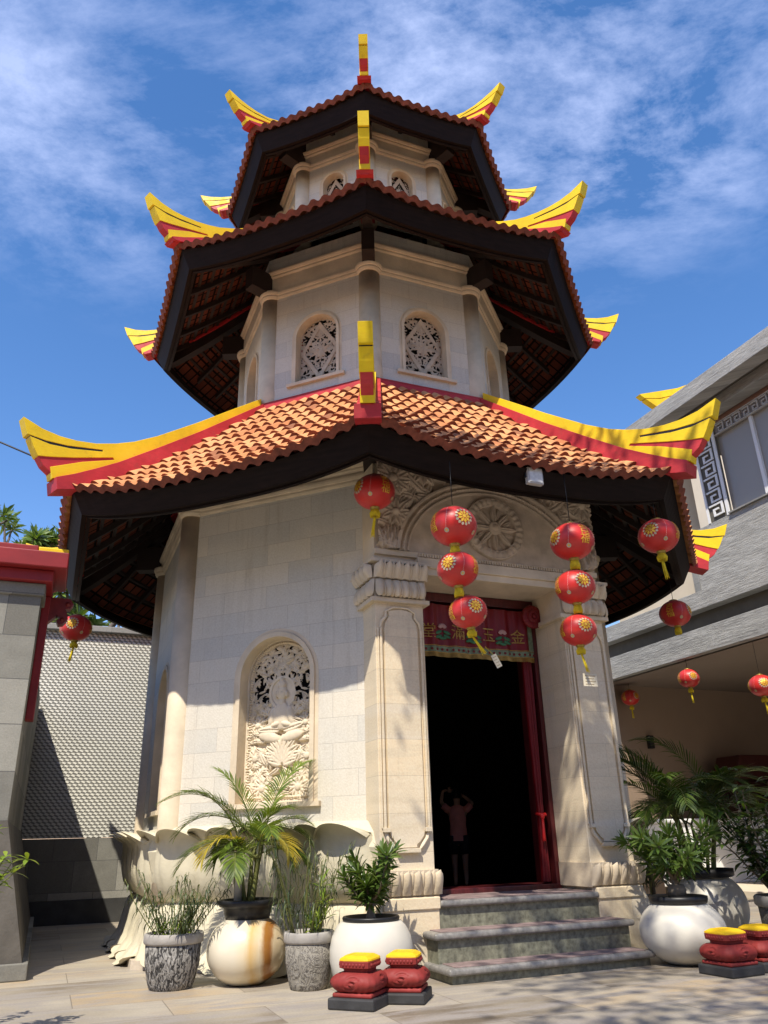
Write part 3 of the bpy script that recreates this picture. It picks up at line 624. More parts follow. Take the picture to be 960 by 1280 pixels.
def carve_arch():
    rng = random.Random(11); c = Carve(-1.28, 1.28, 3.66, 4.74, 400, 170, 0.12)
    ax, az, a_, b_ = 0.03, 3.62, 1.10, 0.88
    E_ = lambda X, Z: np.sqrt(((X-ax)/a_)**2+((Z-az)/b_)**2)
    out = lambda x, z: ((x-ax)/a_)**2+((z-az)/b_)**2 > 1.04
    c.scatter(rng, 190, 0.26, 0.050, out, True, 0.95)
    for sx in (-1, 1):
        c.rose(ax+sx*1.12, 4.05, 0.16, 9, 1.05); c.rose(ax+sx*1.14, 4.42, 0.20, 11, 1.05, 0.4); c.rose(ax+sx*0.80, 4.56, 0.18, 10, 1.0, 0.2); c.rose(ax+sx*0.42, 4.66, 0.12, 8, 0.95)
        for k in range(7): c.leaf(ax+sx*(1.02+0.035*k), 3.68, 0.26, 0.016, PI/2-sx*0.05, 0, 1.0, 0.5)
    e = E_(c.X, c.Z)
    c.h = np.where(e < 1.0, 0.30, c.h); c.h = np.where(e < 0.90, 0.18, c.h)
    c.h = np.where((e > 0.985) & (e < 1.02), 0.8, c.h); c.h = np.where((e > 0.885) & (e < 0.905), 0.5, c.h)
    for t in np.linspace(0.03, PI-0.03, 84):
        c.ell(ax+0.945*a_*math.cos(t), az+0.945*b_*math.sin(t), 0.017, 0.028, 0.62, 0.35, t)
    return c.mesh('arch_panel', [M['carved']], 0.11, 0.0)
link('arch_panel', carve_arch(), portal, (0, -3.0, 0))
def carve_wheel():
    c = Carve(-0.36, 0.36, -0.36, 0.36, 170, 170, 0.1); r = np.hypot(c.X, c.Z); a = np.arctan2(c.Z, c.X)
    h = np.full(r.shape, 0.15); h = np.where((r > 0.25) & (r < 0.345), 0.75+0.25*np.cos((r-0.2975)/0.0475*PI/2), h)
    h = np.where((r > 0.262) & (r < 0.33), h-0.16*(0.5+0.5*np.cos(a*28)), h); c.h = h
    for k in range(8):
        t = 2*PI*k/8; c.leaf(0.05*math.cos(t), 0.05*math.sin(t), 0.215, 0.03, t, 0, 0.95, 0.6, 0.2)
        t2 = t+PI/8; c.leaf(0.12*math.cos(t2), 0.12*math.sin(t2), 0.125, 0.022, t2, 0.2, 0.6, 0.3, 0.2)
    c.ell(0, 0, 0.075, 0.075, 1.05, 0.8); c.ell(0, 0, 0.035, 0.035, 1.25, 1.0)
    return c.mesh('wheel_emblem', [M['carved']], 0.06, 0.0, lambda X, Z: np.hypot(X, Z) < 0.35)
link('wheel_emblem', carve_wheel(), portal, (0.05, -3.012, 4.02))
def petal_row(mb, x0, x1, y, z0, z1, n, flare, down=False, side=0):
    """a row of plump carved petals with rounded curling tips, a smaller one peeping between each pair; side: 0 front, -1/+1 the side faces"""
    L = (x1-x0)/n; H = z1-z0
    for k in range(2*n-1):
        back = k % 2; cx = x0+L*(k/2+0.5); G = []; sc_ = 0.62 if back else 1.0; dd = -0.022 if back else 0
        for i in range(11):
            v = i/10; wv = 0.5*L*sc_*(1.04 if v < 0.6 else 1.04*math.sqrt(max(0.02, 1-((v-0.6)/0.42)**2))); row = []
            for j in range(9):
                u = -1+j/4
                d = 0.012+dd+flare*v**2+0.062*(1-u*u)**0.6*math.sin(PI*min(1, 0.12+0.70*v))+0.012*math.exp(-(u*3)**2)*v; z = (z1-H*v) if down else z0+H*(v-0.10*max(0, v-0.75)*4*u*u)
                if side == 0: row.append((cx+u*wv, y-d, z))
                else: row.append((y+side*d, -(cx+u*wv) if side < 0 else (cx+u*wv), z))
            G.append(row)
        mb.grid(G, 0, True)
for sg in (-1, 1):
    xi, xo = sg*0.80, sg*1.30; x0, x1 = min(xi, xo), max(xi, xo)
    # capital with two rows of petals
    mb = MB(); mb.box(x0-0.05, x1+0.05, -3.05, -2.55, 3.12, 3.16); mb.box(x0-0.02, x1+0.02, -3.02, -2.5, 3.16, 3.50); mb.box(x0-0.07, x1+0.07, -3.09, -2.5, 3.502, 3.535)
    for (za, zb_) in ((3.165, 3.335), (3.345, 3.50)):
        ex = 0.01 if za < 3.3 else 0.03
        dn = za < 3.3; petal_row(mb, x0-ex, x1+ex, -3.02-ex, za, zb_, 6, 0.015 if dn else 0.05, dn)
        if sg < 0: petal_row(mb, 2.5, 3.05, x0-ex, za, zb_, 5, 0.015, dn, side=-1)
        else: petal_row(mb, -3.05, -2.5, x1+ex, za, zb_, 5, 0.015, dn, side=1)
    mb.build('capital', M['cream'], portal)
    # lotus band above the plinth
    mb = MB(); mb.box(x0-0.02, x1+0.02, -3.03, -2.5, 0.585, 0.79)
    petal_row(mb, x0-0.04, x1+0.04, -3.03, 0.60, 0.79, 6, 0.05)
    if sg < 0: petal_row(mb, 2.5, 3.06, x0-0.02, 0.60, 0.79, 5, 0.05, side=-1)
    else: petal_row(mb, -3.06, -2.5, x1+0.02, 0.60, 0.79, 5, 0.05, side=1)
    mb.build('petal_band', M['cream'], portal)
    # plinth with a swept outer edge
    pts = [(sg*0.80, -0.02), (sg*0.80, 0.585), (sg*1.29, 0.585), (sg*1.33, 0.54), (sg*1.37, 0.45), (sg*1.395, 0.33), (sg*1.40, 0.18), (sg*1.39, -0.02)]
    mb = MB(); mb.prism(pts, -3.06, -2.45); mb.box(x0-0.01, x1+0.005, -3.075, -2.98, 0.49, 0.583)
    mb.build('plinth', M['portal'], portal, bevel=0.008)
    # raised shield panel with its line mouldings
    cx = sg*1.05; mb = MB()
    prof = [(0.085, 0.965), (0.085, 0.99), (0.115, 1.01), (0.155, 1.06), (0.17, 1.13), (0.17, 2.86), (0.155, 2.93), (0.12, 2.985), (0.125, 3.03), (0.07, 3.05), (0.0, 3.055)]
    pl = [(cx+x, z) for x, z in prof]+[(cx-x, z) for x, z in prof[::-1]]
    mb.prism(pl, -3.022, -2.99)
    for s2 in (-1, 1):
        mb.box(cx+s2*0.205-0.010, cx+s2*0.205+0.010, -3.03, -2.99, 1.12, 2.87); mb.box(cx+s2*0.228-0.006, cx+s2*0.228+0.006, -3.018, -2.99, 1.12, 2.87)
        mb.box(min(cx+s2*0.165, cx+s2*0.225), max(cx+s2*0.165, cx+s2*0.225), -3.045, -2.99, 1.09, 1.125)
        mb.tube([(cx+s2*0.20, -3.01, 1.10), (cx+s2*0.185, -3.015, 1.04), (cx+s2*0.14, -3.02, 0.985), (cx+s2*0.115, -3.02, 0.955)], [0.014, 0.018, 0.018, 0.012], 6)
        mb.tube([(cx+s2*0.205, -3.01, 2.87), (cx+s2*0.195, -3.015, 2.93), (cx+s2*0.15, -3.02, 2.98), (cx+s2*0.15, -3.02, 3.03), (cx+s2*0.08, -3.02, 3.07), (cx, -3.02, 3.075)], [0.012, 0.016, 0.016, 0.012, 0.012, 0.01], 6)
    mb.box(cx-0.11, cx+0.11, -3.045, -2.99, 0.925, 0.96)
    mb.build('shield_panel', M['portal'], portal, bevel=0.003)
# wooden door frame deep in the opening
wood = simple('maroon_wood', (0.085, 0.012, 0.013), 0.35, 0.4, 3, 0.2, 0.5, stretch=(10, 10, 0.8)); M['maroon'] = wood
mb = MB()
for sg in (-1, 1):
    for k, (n0, n1) in enumerate(((2.14, 2.25), (2.26, 2.36), (2.37, 2.49))):
        x0, x1 = sorted((sg*(0.735+0.006*k), sg*0.797)); mb.box(x0, x1, -n1, -n0, 0.56, 3.42)
for k, (n0, n1, z0) in enumerate(((2.12, 2.24, 3.24), (2.245, 2.36, 3.29), (2.365, 2.50, 3.34))): mb.box(-0.797, 0.797, -n1, -n0, z0, 3.435)
mb.box(-0.797, 0.797, -2.50, -2.12, 0.50, 0.60)
mb.build('door_frame', wood, portal, bevel=0.006)
# steps: speckled green granite risers, rounded grey nosings, red carpet strips
gran = simple('green_granite', (0.18, 0.18, 0.13), 0.55, 0.5, 22, 0.15, 0.4); nos = simple('grey_terrazzo_nosing', (0.22, 0.21, 0.195), 0.4, 0.3, 25, 0.05, 0.5); carp = simple('worn_red_carpet', (0.235, 0.175, 0.165), 0.95, 0.3, 12, 0.3, 0.1)
M['nosing'] = nos
for (n1, hw_, z0, z1) in ((3.50, 0.93, -0.03, 0.115), (3.27, 0.93, 0.10, 0.335), (3.045, 0.80, 0.32, 0.552)):
    mb = MB(); mb.box(-hw_, hw_, -n1, -2.62 if hw_ < 0.9 else -3.062, z0, z1-0.045)
    st = mb.build('step', gran, portal)
    mb = MB(); prof = [(z1-0.05+0.0, 0.0)]
    rr = 0.026; e = 0.045; yb = -2.40 if hw_ < 0.9 else -3.064
    outline = [(-hw_-e, yb), (-hw_-e, -n1-e), (hw_+e, -n1-e), (hw_+e, yb)] if hw_ > 0.9 else [(-hw_-0.0, yb), (-hw_-0.0, -n1-e), (hw_+0.0, -n1-e), (hw_+0.0, yb)]
    mb.prism([(p[0], p[1]) for p in outline], z1-0.052, z1, 0, 'z')
    nb = mb.build('nosing', nos, st); b_ = nb.modifiers.new('bevel', 'BEVEL'); b_.width = 0.022; b_.segments = 4; b_.limit_method = 'ANGLE'
    mb = MB(); mb.box(-hw_+0.03, hw_-0.03, -n1+0.0, -n1+0.23 if hw_ > 0.9 else -2.52, z1-0.001, z1+0.006); mb.build('carpet', carp, st, bevel=0.002)
# ================================================================== BACK WALL, LEFT BUILDING, RIGHT BUILDING
def scale_mat():
    m, nt, b = new_mat('scale_pattern_stone')
    ob, xz = obj_xz(nt)
    sp = nt.nodes.new('ShaderNodeSeparateXYZ'); nt.links.new(xz, sp.inputs[0])
    def math_(op, a, bb=None, c=None):
        n = nt.nodes.new('ShaderNodeMath'); n.operation = op
        for i, v in enumerate((a, bb, c)):
            if v is None: continue
            if isinstance(v, (int, float)): n.inputs[i].default_value = v
            else: nt.links.new(v, n.inputs[i])
        return n.outputs[0]
    row = math_('DIVIDE', sp.outputs[1], 0.046); rf = math_('FLOOR', row); fz = math_('SUBTRACT', row, rf)
    col_ = math_('MULTIPLY_ADD', rf, 0.5, math_('DIVIDE', sp.outputs[0], 0.078)); fx = math_('FRACT', col_)
    # each scale: a leaning lozenge, bright face and a dark gap
    sh = math_('MULTIPLY_ADD', fz, 0.35, fx); sx = math_('ABSOLUTE', math_('SUBTRACT', math_('FRACT', sh), 0.5)); sz = math_('ABSOLUTE', math_('SUBTRACT', fz, 0.5))
    d = math_('ADD', math_('MULTIPLY', sx, 1.15), math_('MULTIPLY', sz, 0.95))
    f = nt.nodes.new('ShaderNodeMapRange'); nt.links.new(d, f.inputs[0]); f.inputs[1].default_value = 0.42; f.inputs[2].default_value = 0.66
    big = noise(nt, ob, 1.4, 4)
    base = ramp(nt, big, [(0.3, (0.56, 0.555, 0.49)), (0.7, (0.68, 0.66, 0.58))])
    nt.links.new(mixc(nt, f.outputs[0], base, (0.22, 0.215, 0.19)), b.inputs['Base Color']); b.inputs['Roughness'].default_value = 0.85
    inv = math_('SUBTRACT', 1.0, f.outputs[0]); inv2 = math_('MULTIPLY_ADD', fz, -0.6, inv); bump(nt, b, inv2, 0.8, 0.02)
    return m
M['scale'] = scale_mat()
M['andesite'] = brick('grey_andesite', [(0.25, (0.155, 0.15, 0.13)), (0.5, (0.225, 0.22, 0.19)), (0.75, (0.30, 0.29, 0.25))], 0.62, 0.42, 0.004, (0.10, 0.10, 0.095), vscale=5, bmp=0.3, mottle=0.45)
M['andesite2'] = brick('grey_andesite_cladding', [(0.2, (0.20, 0.205, 0.195)), (0.5, (0.25, 0.25, 0.235)), (0.8, (0.29, 0.285, 0.265))], 0.40, 0.60, 0.003, (0.14, 0.14, 0.135), vscale=7, bmp=0.3, mottle=0.6)
M['darkskirt'] = simple('dark_skirting', (0.045, 0.045, 0.043), 0.6, 0.3, 5, 0.2)
bw = thing('boundary_wall', 'tall boundary wall clad in small pale scale-like stones above plain grey slabs', 'wall', court(-1.0, -3.9), A0)
# local x = s+1, y = -(n+3.9)
mb = MB(); mb.box(-6.5, 7.30, 0.0, 0.25, 1.16, 4.30); mb.build('scale_cladding', M['scale'], bw)
mb = MB(); mb.box(-6.5, 7.30, -0.012, 0.25, 0.32, 1.155); mb.build('slab_course', M['andesite'], bw)
mb = MB(); mb.box(-6.5, 7.30, -0.05, 0.25, 0.0, 0.315); mb.build('skirting', M['darkskirt'], bw)
mb = MB(); mb.box(-6.6, 7.30, -0.09, 0.34, 4.303, 4.40); mb.build('coping', M['andesite2'], bw, bevel=0.01)
mb = MB(); mb.box(1.00, 2.02, -0.058, -0.013, 0.32, 0.345); mb.build('brick_edging', simple('brick_red', (0.30, 0.08, 0.04), 0.8, 0.2), bw)
# left building: origin at its front corner, x to the left is -, y back
lb = thing('gatehouse', 'grey stone gatehouse block with a heavy red painted eaves beam and red ridge cap', 'building', court(-3.92, 1.42), A0)
mb = MB(); mb.box(-4.5, -0.33, 0.0, 0.62, 1.25, 3.47); mb.box(-4.5, -0.335, 0.621, 5.25, 1.25, 3.16)
mb.build('wall', M['andesite'], lb)
mb = MB()   # battered foot
y0, y1 = -0.03, 5.25
prof = [(-4.5, 0.13), (-0.05, 0.13), (-0.325, 1.26), (-4.5, 1.26)]
mb.prism(prof, y0, y1); mb.build('battered_foot', simple('dark_foot_stone', (0.105, 0.095, 0.08), 0.75, 0.35, 3, 0.3), lb)
mb = MB(); mb.box(-4.5, 0.0, -0.06, 5.27, 0.0, 0.132); mb.build('base_course', M['andesite'], lb, bevel=0.01)
mb = MB(); mb.box(-4.6, -0.24, -0.10, 0.64, 3.47, 3.59); mb.box(-4.6, -0.12, -0.20, 0.66, 3.592, 3.76); mb.box(-4.6, -0.30, -0.03, 0.63, 3.34, 3.468, 1)
M['deepred'] = simple('deep_red_beam_paint', (0.24, 0.016, 0.018), 0.5, 0.2, 3); mb.build('eaves_beam', [M['deepred'], M['andesite']], lb, bevel=0.012)
mb = MB(); mb.box(-4.6, -0.42, -0.03, 0.5, 3.765, 3.865); mb.build('ridge_cap', M['deepred'], lb, bevel=0.01)
mb = MB(); mb.box(-0.415, -0.13, -0.05, 0.14, 3.765, 3.845); mb.build('cap_end', M['yellow'], lb, bevel=0.01)
mb = MB(); mb.box(-0.329, -0.25, 0.42, 0.58, 2.20, 3.47); mb.build('side_board', M['deepred'], lb, bevel=0.008)
mb = MB()
mb.prism([(-0.25, 3.465), (-0.06, 3.465), (-0.02, 3.41), (-0.05, 3.36), (-0.10, 3.35), (-0.075, 3.31), (-0.06, 3.25), (-0.10, 3.19), (-0.15, 3.18), (-0.17, 3.22), (-0.14, 3.25), (-0.17, 3.28), (-0.25, 3.20)], 0.44, 0.56)
for cx_, cz_, r_b in ((-0.075, 3.405, 0.040), (-0.115, 3.235, 0.036)): mb.lathe([(r_b, -0.0), (r_b*0.7, 0.0)], 14, (0, 0, 0)) if False else mb.ellipsoid((cx_, 0.50, cz_), (r_b, 0.085, r_b), 12, 8)
mb.build('scroll_bracket', simple('dark_red_paint', (0.16, 0.015, 0.015), 0.5, 0.3, 9), lb)
# right building ------------------------------------------------------------ axes of the courtyard, origin at (s=6.3, n=0)
rb = thing('prayer_hall', 'modern two storey hall with rough grey stone fascias, glazed upper floor and deep open canopy', 'building', court(6.3, 0.0), A0)
def rbox(name, mat, s0, s1, n0, n1, z0, z1, bev=0, parent=None, label=None):
    mb = MB(); mb.box(s0-6.3, s1-6.3, -n1, -n0, z0, z1); return mb.build(name, mat, parent or rb, bevel=bev, label=label)
def rough_mat():
    m, nt, b = new_mat('rough_grey_stone')
    ob, xz = obj_xz(nt)
    v = mapped(nt, xz, (1.3, 11, 1)); a = noise(nt, v, 3.0, 8, 0.75)
    a2 = noise(nt, mapped(nt, xz, (0.5, 3, 1)), 2.0, 3)
    col = ramp(nt, a, [(0.30, (0.22, 0.215, 0.20)), (0.5, (0.37, 0.365, 0.34)), (0.72, (0.54, 0.53, 0.50))])
    nt.links.new(mixc(nt, 0.35, col, ramp(nt, a2, [(0.3, (0.2, 0.2, 0.2)), (0.7, (0.7, 0.7, 0.7))]), 'OVERLAY'), b.inputs['Base Color'])
    b.inputs['Roughness'].default_value = 0.9; bump(nt, b, a, 0.7, 0.03); return m
M['rough'] = rough_mat(); M['render'] = simple('brown_render', (0.27, 0.20, 0.145), 0.85, 0.06, 1.5, 0.08, 0.2)
M['creamwall'] = simple('cream_render', (0.62, 0.54, 0.41), 0.85, 0.06, 1.5, 0.05, 0.2); M['white'] = simple('white_paint', (0.80, 0.80, 0.78), 0.5, 0.04, 4, 0.03, 0.4)
M['soffit'] = simple('soffit_board', (0.26, 0.21, 0.175), 0.8, 0.05, 1, 0.02, 0.2); M['darkgap'] = simple('dark_recess', (0.125, 0.115, 0.095), 0.9, 0.1)
# canopy edge: lower band, shadow gap, upper band
rbox('lower_fascia', M['rough'], 6.30, 6.45, -3.85, 9.0, 3.88, 4.31, 0.006)
rbox('shadow_gap', M['darkgap'], 6.52, 6.60, -3.85, 9.0, 3.9, 4.66)
rbox('upper_fascia', M['rough'], 6.30, 6.60, -3.85, 9.0, 4.63, 4.94, 0.006)
rbox('soffit', M['soffit'], 6.455, 14.0, -3.895, 9.0, 3.90, 3.96)
rbox('hall_wall', M['render'], 6.30, 14.0, -4.15, -3.895, 0.0, 3.90)
rbox('end_wall', M['render'], 13.6, 13.9, -3.9, 9.0, 0.0, 3.89)
rbox('floor_slab', M['creamwall'], 6.60, 14.0, -3.9, 9.0, 0.0, 0.12, 0.01)
rbox('canopy_roof', M['darkgap'], 6.6, 14.0, -3.9, 9.0, 4.66, 4.9)
# upper storey, wall plane s = 7.1
rbox('parapet', M['rough'], 7.10, 7.4, -1.30, 9.0, 4.90, 6.41, 0.006)
rbox('cream_wall', M['creamwall'], 7.13, 7.4, -3.8, -1.32, 4.90, 8.2)
rbox('corner_pier', M['andesite2'], 7.09, 7.42, -1.44, -1.305, 4.90, 6.3)
rbox('wall_header', simple('brown_render', (0.34, 0.20, 0.15), 0.8, 0.08), 7.16, 7.4, -1.3, 9.0, 8.26, 8.56)
rbox('eaves_fascia', M['rough'], 6.80, 7.1, -1.5, 9.0, 8.36, 8.58, 0.005)
rbox('eaves_soffit', M['darkgap'], 6.62, 7.4, -1.6, 9.0, 8.585, 8.62)
rbox('roof_fascia', M['rough'], 6.30, 6.62, -1.75, 9.0, 8.49, 8.82, 0.006)
rbox('roof_slab', M['darkgap'], 6.62, 14.0, -1.75, 9.0, 8.625, 8.80)
def key_pattern(mb, s_wall, n0, z0, w, h, nx, nz, th=0.020, y=None):
    """greek key lattice: nx by nz units, bars with real depth; x axis is n here"""
    cw_, ch = w/nx, h/nz
    def bar(a0, a1, b0, b1): mb.box(s_wall-6.3-0.02, s_wall-6.3, -(n0+a1), -(n0+a0), z0+b0, z0+b1)
    for i in range(nx):
        for k in range(nz):
            X, Z = i*cw_, k*ch; g = 0.12
            bar(X+cw_*0.08, X+cw_*0.92, Z+ch*0.86, Z+ch*0.98); bar(X+cw_*0.80, X+cw_*0.92, Z+ch*0.10, Z+ch*0.855); bar(X+cw_*0.28, X+cw_*0.795, Z+ch*0.10, Z+ch*0.22)
            bar(X+cw_*0.28, X+cw_*0.40, Z+ch*0.225, Z+ch*0.64); bar(X+cw_*0.405, X+cw_*0.64, Z+ch*0.52, Z+ch*0.64)
mb = MB(); key_pattern(mb, 7.10, -0.74, 6.46, 0.40, 1.66, 1, 6); mb.box(0.79, 0.81, 0.26, 0.33, 6.41, 8.15); mb.box(0.79, 0.81, 0.75, 0.80, 6.41, 8.15)
kp = mb.build('key_screen', M['white'], rb)
mb = MB(); mb.box(0.815, 0.86, 0.26, 0.80, 6.41, 8.26); mb.build('screen_backing', M['darkgap'], kp)
mb = MB(); key_pattern(mb, 7.13, -0.2, 8.05, 5.7, 0.19, 27, 1); mb.box(0.79, 0.84, -9.0, 0.26, 8.03, 8.045); mb.box(0.79, 0.84, -9.0, 0.26, 8.245, 8.258)
kf = mb.build('key_frieze', simple('pale_grey_paint', (0.50, 0.49, 0.47), 0.6, 0.04), rb)
mb = MB(); mb.box(0.845, 0.9, -9.0, 0.26, 8.03, 8.26); mb.build('frieze_backing', simple('grey_render', (0.28, 0.26, 0.25), 0.8, 0.05), kf)
gm, gnt, gb = new_mat('tinted_glass'); gb.inputs['Base Color'].default_value = (0.36, 0.34, 0.30, 1); gb.inputs['Roughness'].default_value = 0.04; gb.inputs['Specular IOR Level'].default_value = 0.4; gb.inputs['IOR'].default_value = 1.45
xs = [-0.26, 0.62, 2.2, 4.0, 6.0, 8.9]
for a, b in zip(xs, xs[1:]):
    w_ = rbox('window', M['white'], 7.14, 7.24, b-0.07, b, 6.41, 8.03, 0.004)
    rbox('pane', gm, 7.19, 7.20, a, b-0.075, 6.412, 8.03, parent=w_)
rbox('window_sill', M['andesite2'], 7.05, 7.3, -0.26, 9.0, 6.412, 6.44)
rbox('wall_lamp', M['black'], 7.45, 7.57, -3.90, -3.80, 2.62, 2.88, 0.01)
mb = MB(); mb.lathe([(0.0, 3.885), (0.10, 3.885), (0.11, 3.899)], 20, (2.6, 0.4, 0)); mb.build('downlight', simple('brushed_steel', (0.25, 0.24, 0.22), 0.4, 0.1, metal=0.7), rb)
# another temple roof horn far behind the hall roof
fr = thing('far_temple_roof', 'yellow horned temple ridge peeking over the hall roof', 'roof', court(10.6, -6.0), A0)
mb = MB()
top = [(0.2, 12.98), (0.9, 13.22), (1.7, 13.5), (2.6, 13.95)]; bot = [(2.6, 13.35), (1.9, 13.15), (1.3, 12.93), (0.8, 12.72)]
mb.prism(top+[(2.6, 13.70), (1.7, 13.30), (0.95, 13.0), (0.36, 12.88)], -0.1, 0.1, 1); mb.prism([(0.40, 12.86), (0.95, 12.97), (1.7, 13.27), (2.6, 13.67), (2.6, 13.40), (1.8, 13.0), (1.1, 12.76), (0.75, 12.68)], -0.1, 0.1, 1); mb.prism([(0.8, 12.70), (1.8, 13.02), (2.6, 13.42), (2.9, 12.2), (1.1, 12.2)], -0.08, 0.08, 0)
mb.build('ridge_horn', [M['red'], M['yellow']], fr)
mb = MB(); mb.prism([(0.9, 12.2), (4.5, 12.2), (4.5, 13.4), (3.0, 12.9)], -1.5, 2.0, 0); mb.prism([(1.6, 0.0), (4.5, 0.0), (4.5, 12.2), (1.6, 12.2)], -0.8, 1.6, 1); mb.build('roof_body', [M['tile'], M['creamwall']], fr)
# ---- things under the canopy
def court_thing(name, label, cat, s, n, group=None, z=0.0, rot=0): return thing(name, label, cat, court(s, n, z), A0+rot, group)
t = court_thing('low_bench_wall', 'long low white painted bench wall under the hall canopy', 'bench', 6.9, -3.0)
mb = MB(); mb.box(-1.2, 2.2, -0.25, 0.25, 0.12, 1.16); mb.build('body', M['white'], t, bevel=0.02)
mb = MB(); mb.box(-1.25, 2.25, -0.30, 0.30, 1.163, 1.24); mb.build('seat_top', M['white'], t, bevel=0.02)
t = court_thing('altar_cabinet', 'dark red lacquered altar cabinet with hooded top in the shade', 'cabinet', 9.3, -3.2)
red_d = simple('dark_lacquer', (0.045, 0.008, 0.007), 0.35, 0.3, 3); mb = MB(); mb.box(-0.75, 0.75, -0.35, 0.35, 0.13, 1.55); mb.build('body', red_d, t, bevel=0.02)
mb = MB(); mb.prism([(-0.7, 1.95), (-0.45, 2.42), (0.65, 2.42), (0.9, 1.95)], -0.35, 0.3); mb.build('hood', red_d, t, bevel=0.02)
mb = MB(); mb.box(-0.66, -0.60, -0.33, -0.27, 1.55, 1.95); mb.box(0.66, 0.72, -0.33, -0.27, 1.55, 1.95); mb.box(-0.66, 0.72, 0.20, 0.28, 1.55, 1.95); mb.build('frame', red_d, t)
mb = MB(); mb.box(-0.80, 0.80, -0.40, 0.40, 1.552, 1.60); mb.build('shelf', red_d, t)
t = court_thing('black_table', 'long black covered table in the dark hall', 'table', 11.0, -3.0)
mb = MB(); mb.box(-1.0, 1.6, -0.4, 0.4, 1.70, 1.78); mb.build('tabletop', M['black'], t, bevel=0.02); mb = MB(); mb.box(-0.95, 1.55, -0.37, 0.37, 0.13, 1.70); mb.build('cloth', M['black'], t)
t = court_thing('flower_box', 'tan cardboard box with a folded lid on the hall step', 'box', 5.2, -1.8)
tan = simple('tan_card', (0.45, 0.28, 0.13), 0.8, 0.12, 6)
mb = MB(); mb.box(-0.22, 0.26, -0.2, 0.2, 0.0, 0.42); mb.build('body', tan, t, bevel=0.01); mb = MB(); mb.box(-0.24, 0.28, -0.22, 0.22, 0.423, 0.49); mb.build('lid', tan, t, bevel=0.012)
t = court_thing('plastic_chair', 'pale blue plastic chair with rounded back behind the doorway pillar', 'chair', 4.0, -1.1)
pb = simple('pale_blue_plastic', (0.42, 0.55, 0.58), 0.35, 0.04); mb = MB(); mb.box(-0.23, 0.23, -0.23, 0.22, 0.36, 0.395); mb.build('seat', pb, t, bevel=0.02)
mb = MB(); mb.prism([(-0.22, 0.42), (0.22, 0.42), (0.235, 0.6), (0.2, 0.72), (0.1, 0.78), (-0.1, 0.78), (-0.2, 0.72), (-0.235, 0.6)], 0.19, 0.22); mb.build('backrest', pb, t, bevel=0.01)
for sx in (-1, 1):
    for sy in (-1, 1): mb = MB(); mb.tube([(sx*0.2, sy*0.2, 0.37), (sx*0.23, sy*0.23, 0)], [0.018, 0.014]); mb.build('leg', pb, t)
# ================================================================== HANGINGS IN THE DOORWAY
PX = Vector((-0.115+0.065*math.cos(A0), 10.3+0.065*math.sin(A0), -0.004)); PS = 0.9904
def door_thing(name, label, cat, group=None):
    o = thing(name, label, cat, PX, A0, group); o.scale = (PS,)*3; return o
redcloth = simple('red_silk', (0.15, 0.005, 0.008), 0.5, 0.15, 6, 0.2, 0.4); darkcloth = simple('dark_red_cloth', (0.055, 0.004, 0.006), 0.6, 0.2)
gold = simple('gold_thread', (0.38, 0.23, 0.05), 0.45, 0.2, 30, metal=0.35); green = simple('green_silk', (0.03, 0.13, 0.05), 0.5, 0.2); pinks = simple('pink_silk', (0.42, 0.24, 0.21), 0.6, 0.1); greyg = simple('grey_green_brocade', (0.16, 0.20, 0.12), 0.6, 0.4, 25)
def text_mesh(body, size, extrude=0.0008):
    cu = bpy.data.curves.new('glyph', 'FONT'); cu.body = body; cu.size = size; cu.align_x = 'CENTER'; cu.align_y = 'CENTER'; cu.extrude = extrude; cu.resolution_u = 3
    ob = bpy.data.objects.new('glyph', cu); COL.objects.link(ob)
    dg = bpy.context.evaluated_depsgraph_get(); me = bpy.data.meshes.new_from_object(ob.evaluated_get(dg)); bpy.data.objects.remove(ob); bpy.data.curves.remove(cu)
    return me
def text_into(mb, body, size, fn, mi=0):
    me = text_mesh(body, size); mb.add([fn(v.co) for v in me.vertices], [tuple(p.vertices) for p in me.polygons], mi); bpy.data.meshes.remove(me)
va = door_thing('door_valance', 'red embroidered silk valance with gold characters and green fringe border across the temple door', 'valance')
x0, x1, zt_, zb_ = -0.735, 0.72, 3.30, 2.78
def vy(x, z): return -2.53-0.012*math.sin(x*23)-0.008*math.sin(x*51+1)
mb = MB(); nx = 90
mb.grid([[(x0+(x1-x0)*i/nx, vy(x0+(x1-x0)*i/nx, 0), z) for i in range(nx+1)] for z in np.linspace(zb_+0.075, zt_, 6)])
mb.build('cloth', redcloth, va)
mb = MB(); mb.grid([[(x0+(x1-x0)*i/nx, vy(x0+(x1-x0)*i/nx, 0)-0.003, z) for i in range(nx+1)] for z in (zb_+0.01, zb_+0.075)]); mb.grid([[(x, vy(x, 0)-0.004, z) for x in (x1-0.065, x1)] for z in (zb_+0.08, zt_-0.12)])
for k in range(24): x = x0+0.05+k*0.061; mb.ellipsoid((x, vy(x, 0)-0.006, zb_+0.042), (0.016, 0.004, 0.014), 8, 4, 1)
mb.build('border', [greyg, redcloth], va)
mb = MB()
for k in range(140): x = x0+(x1-x0)*(k+0.5)/140; mb.box(x-0.003, x+0.003, vy(x, 0)-0.004, vy(x, 0)-0.001, zb_-0.035, zb_+0.009)
for z in (zb_+0.008, zb_+0.078): mb.grid([[(x0+(x1-x0)*i/nx, vy(x0+(x1-x0)*i/nx, 0)-0.006, zz) for i in range(nx+1)] for zz in (z, z+0.007)])
mb.build('fringe', gold, va)
for ch, x in (('金', 0.53), ('玉', 0.17), ('滿', -0.19), ('堂', -0.53)):
    mb = MB(); text_into(mb, ch, 0.165, lambda c, x=x: (x+c.x, vy(x+c.x, 0)-0.007-c.z, 3.0+c.y)); mb.build('character', gold, va)
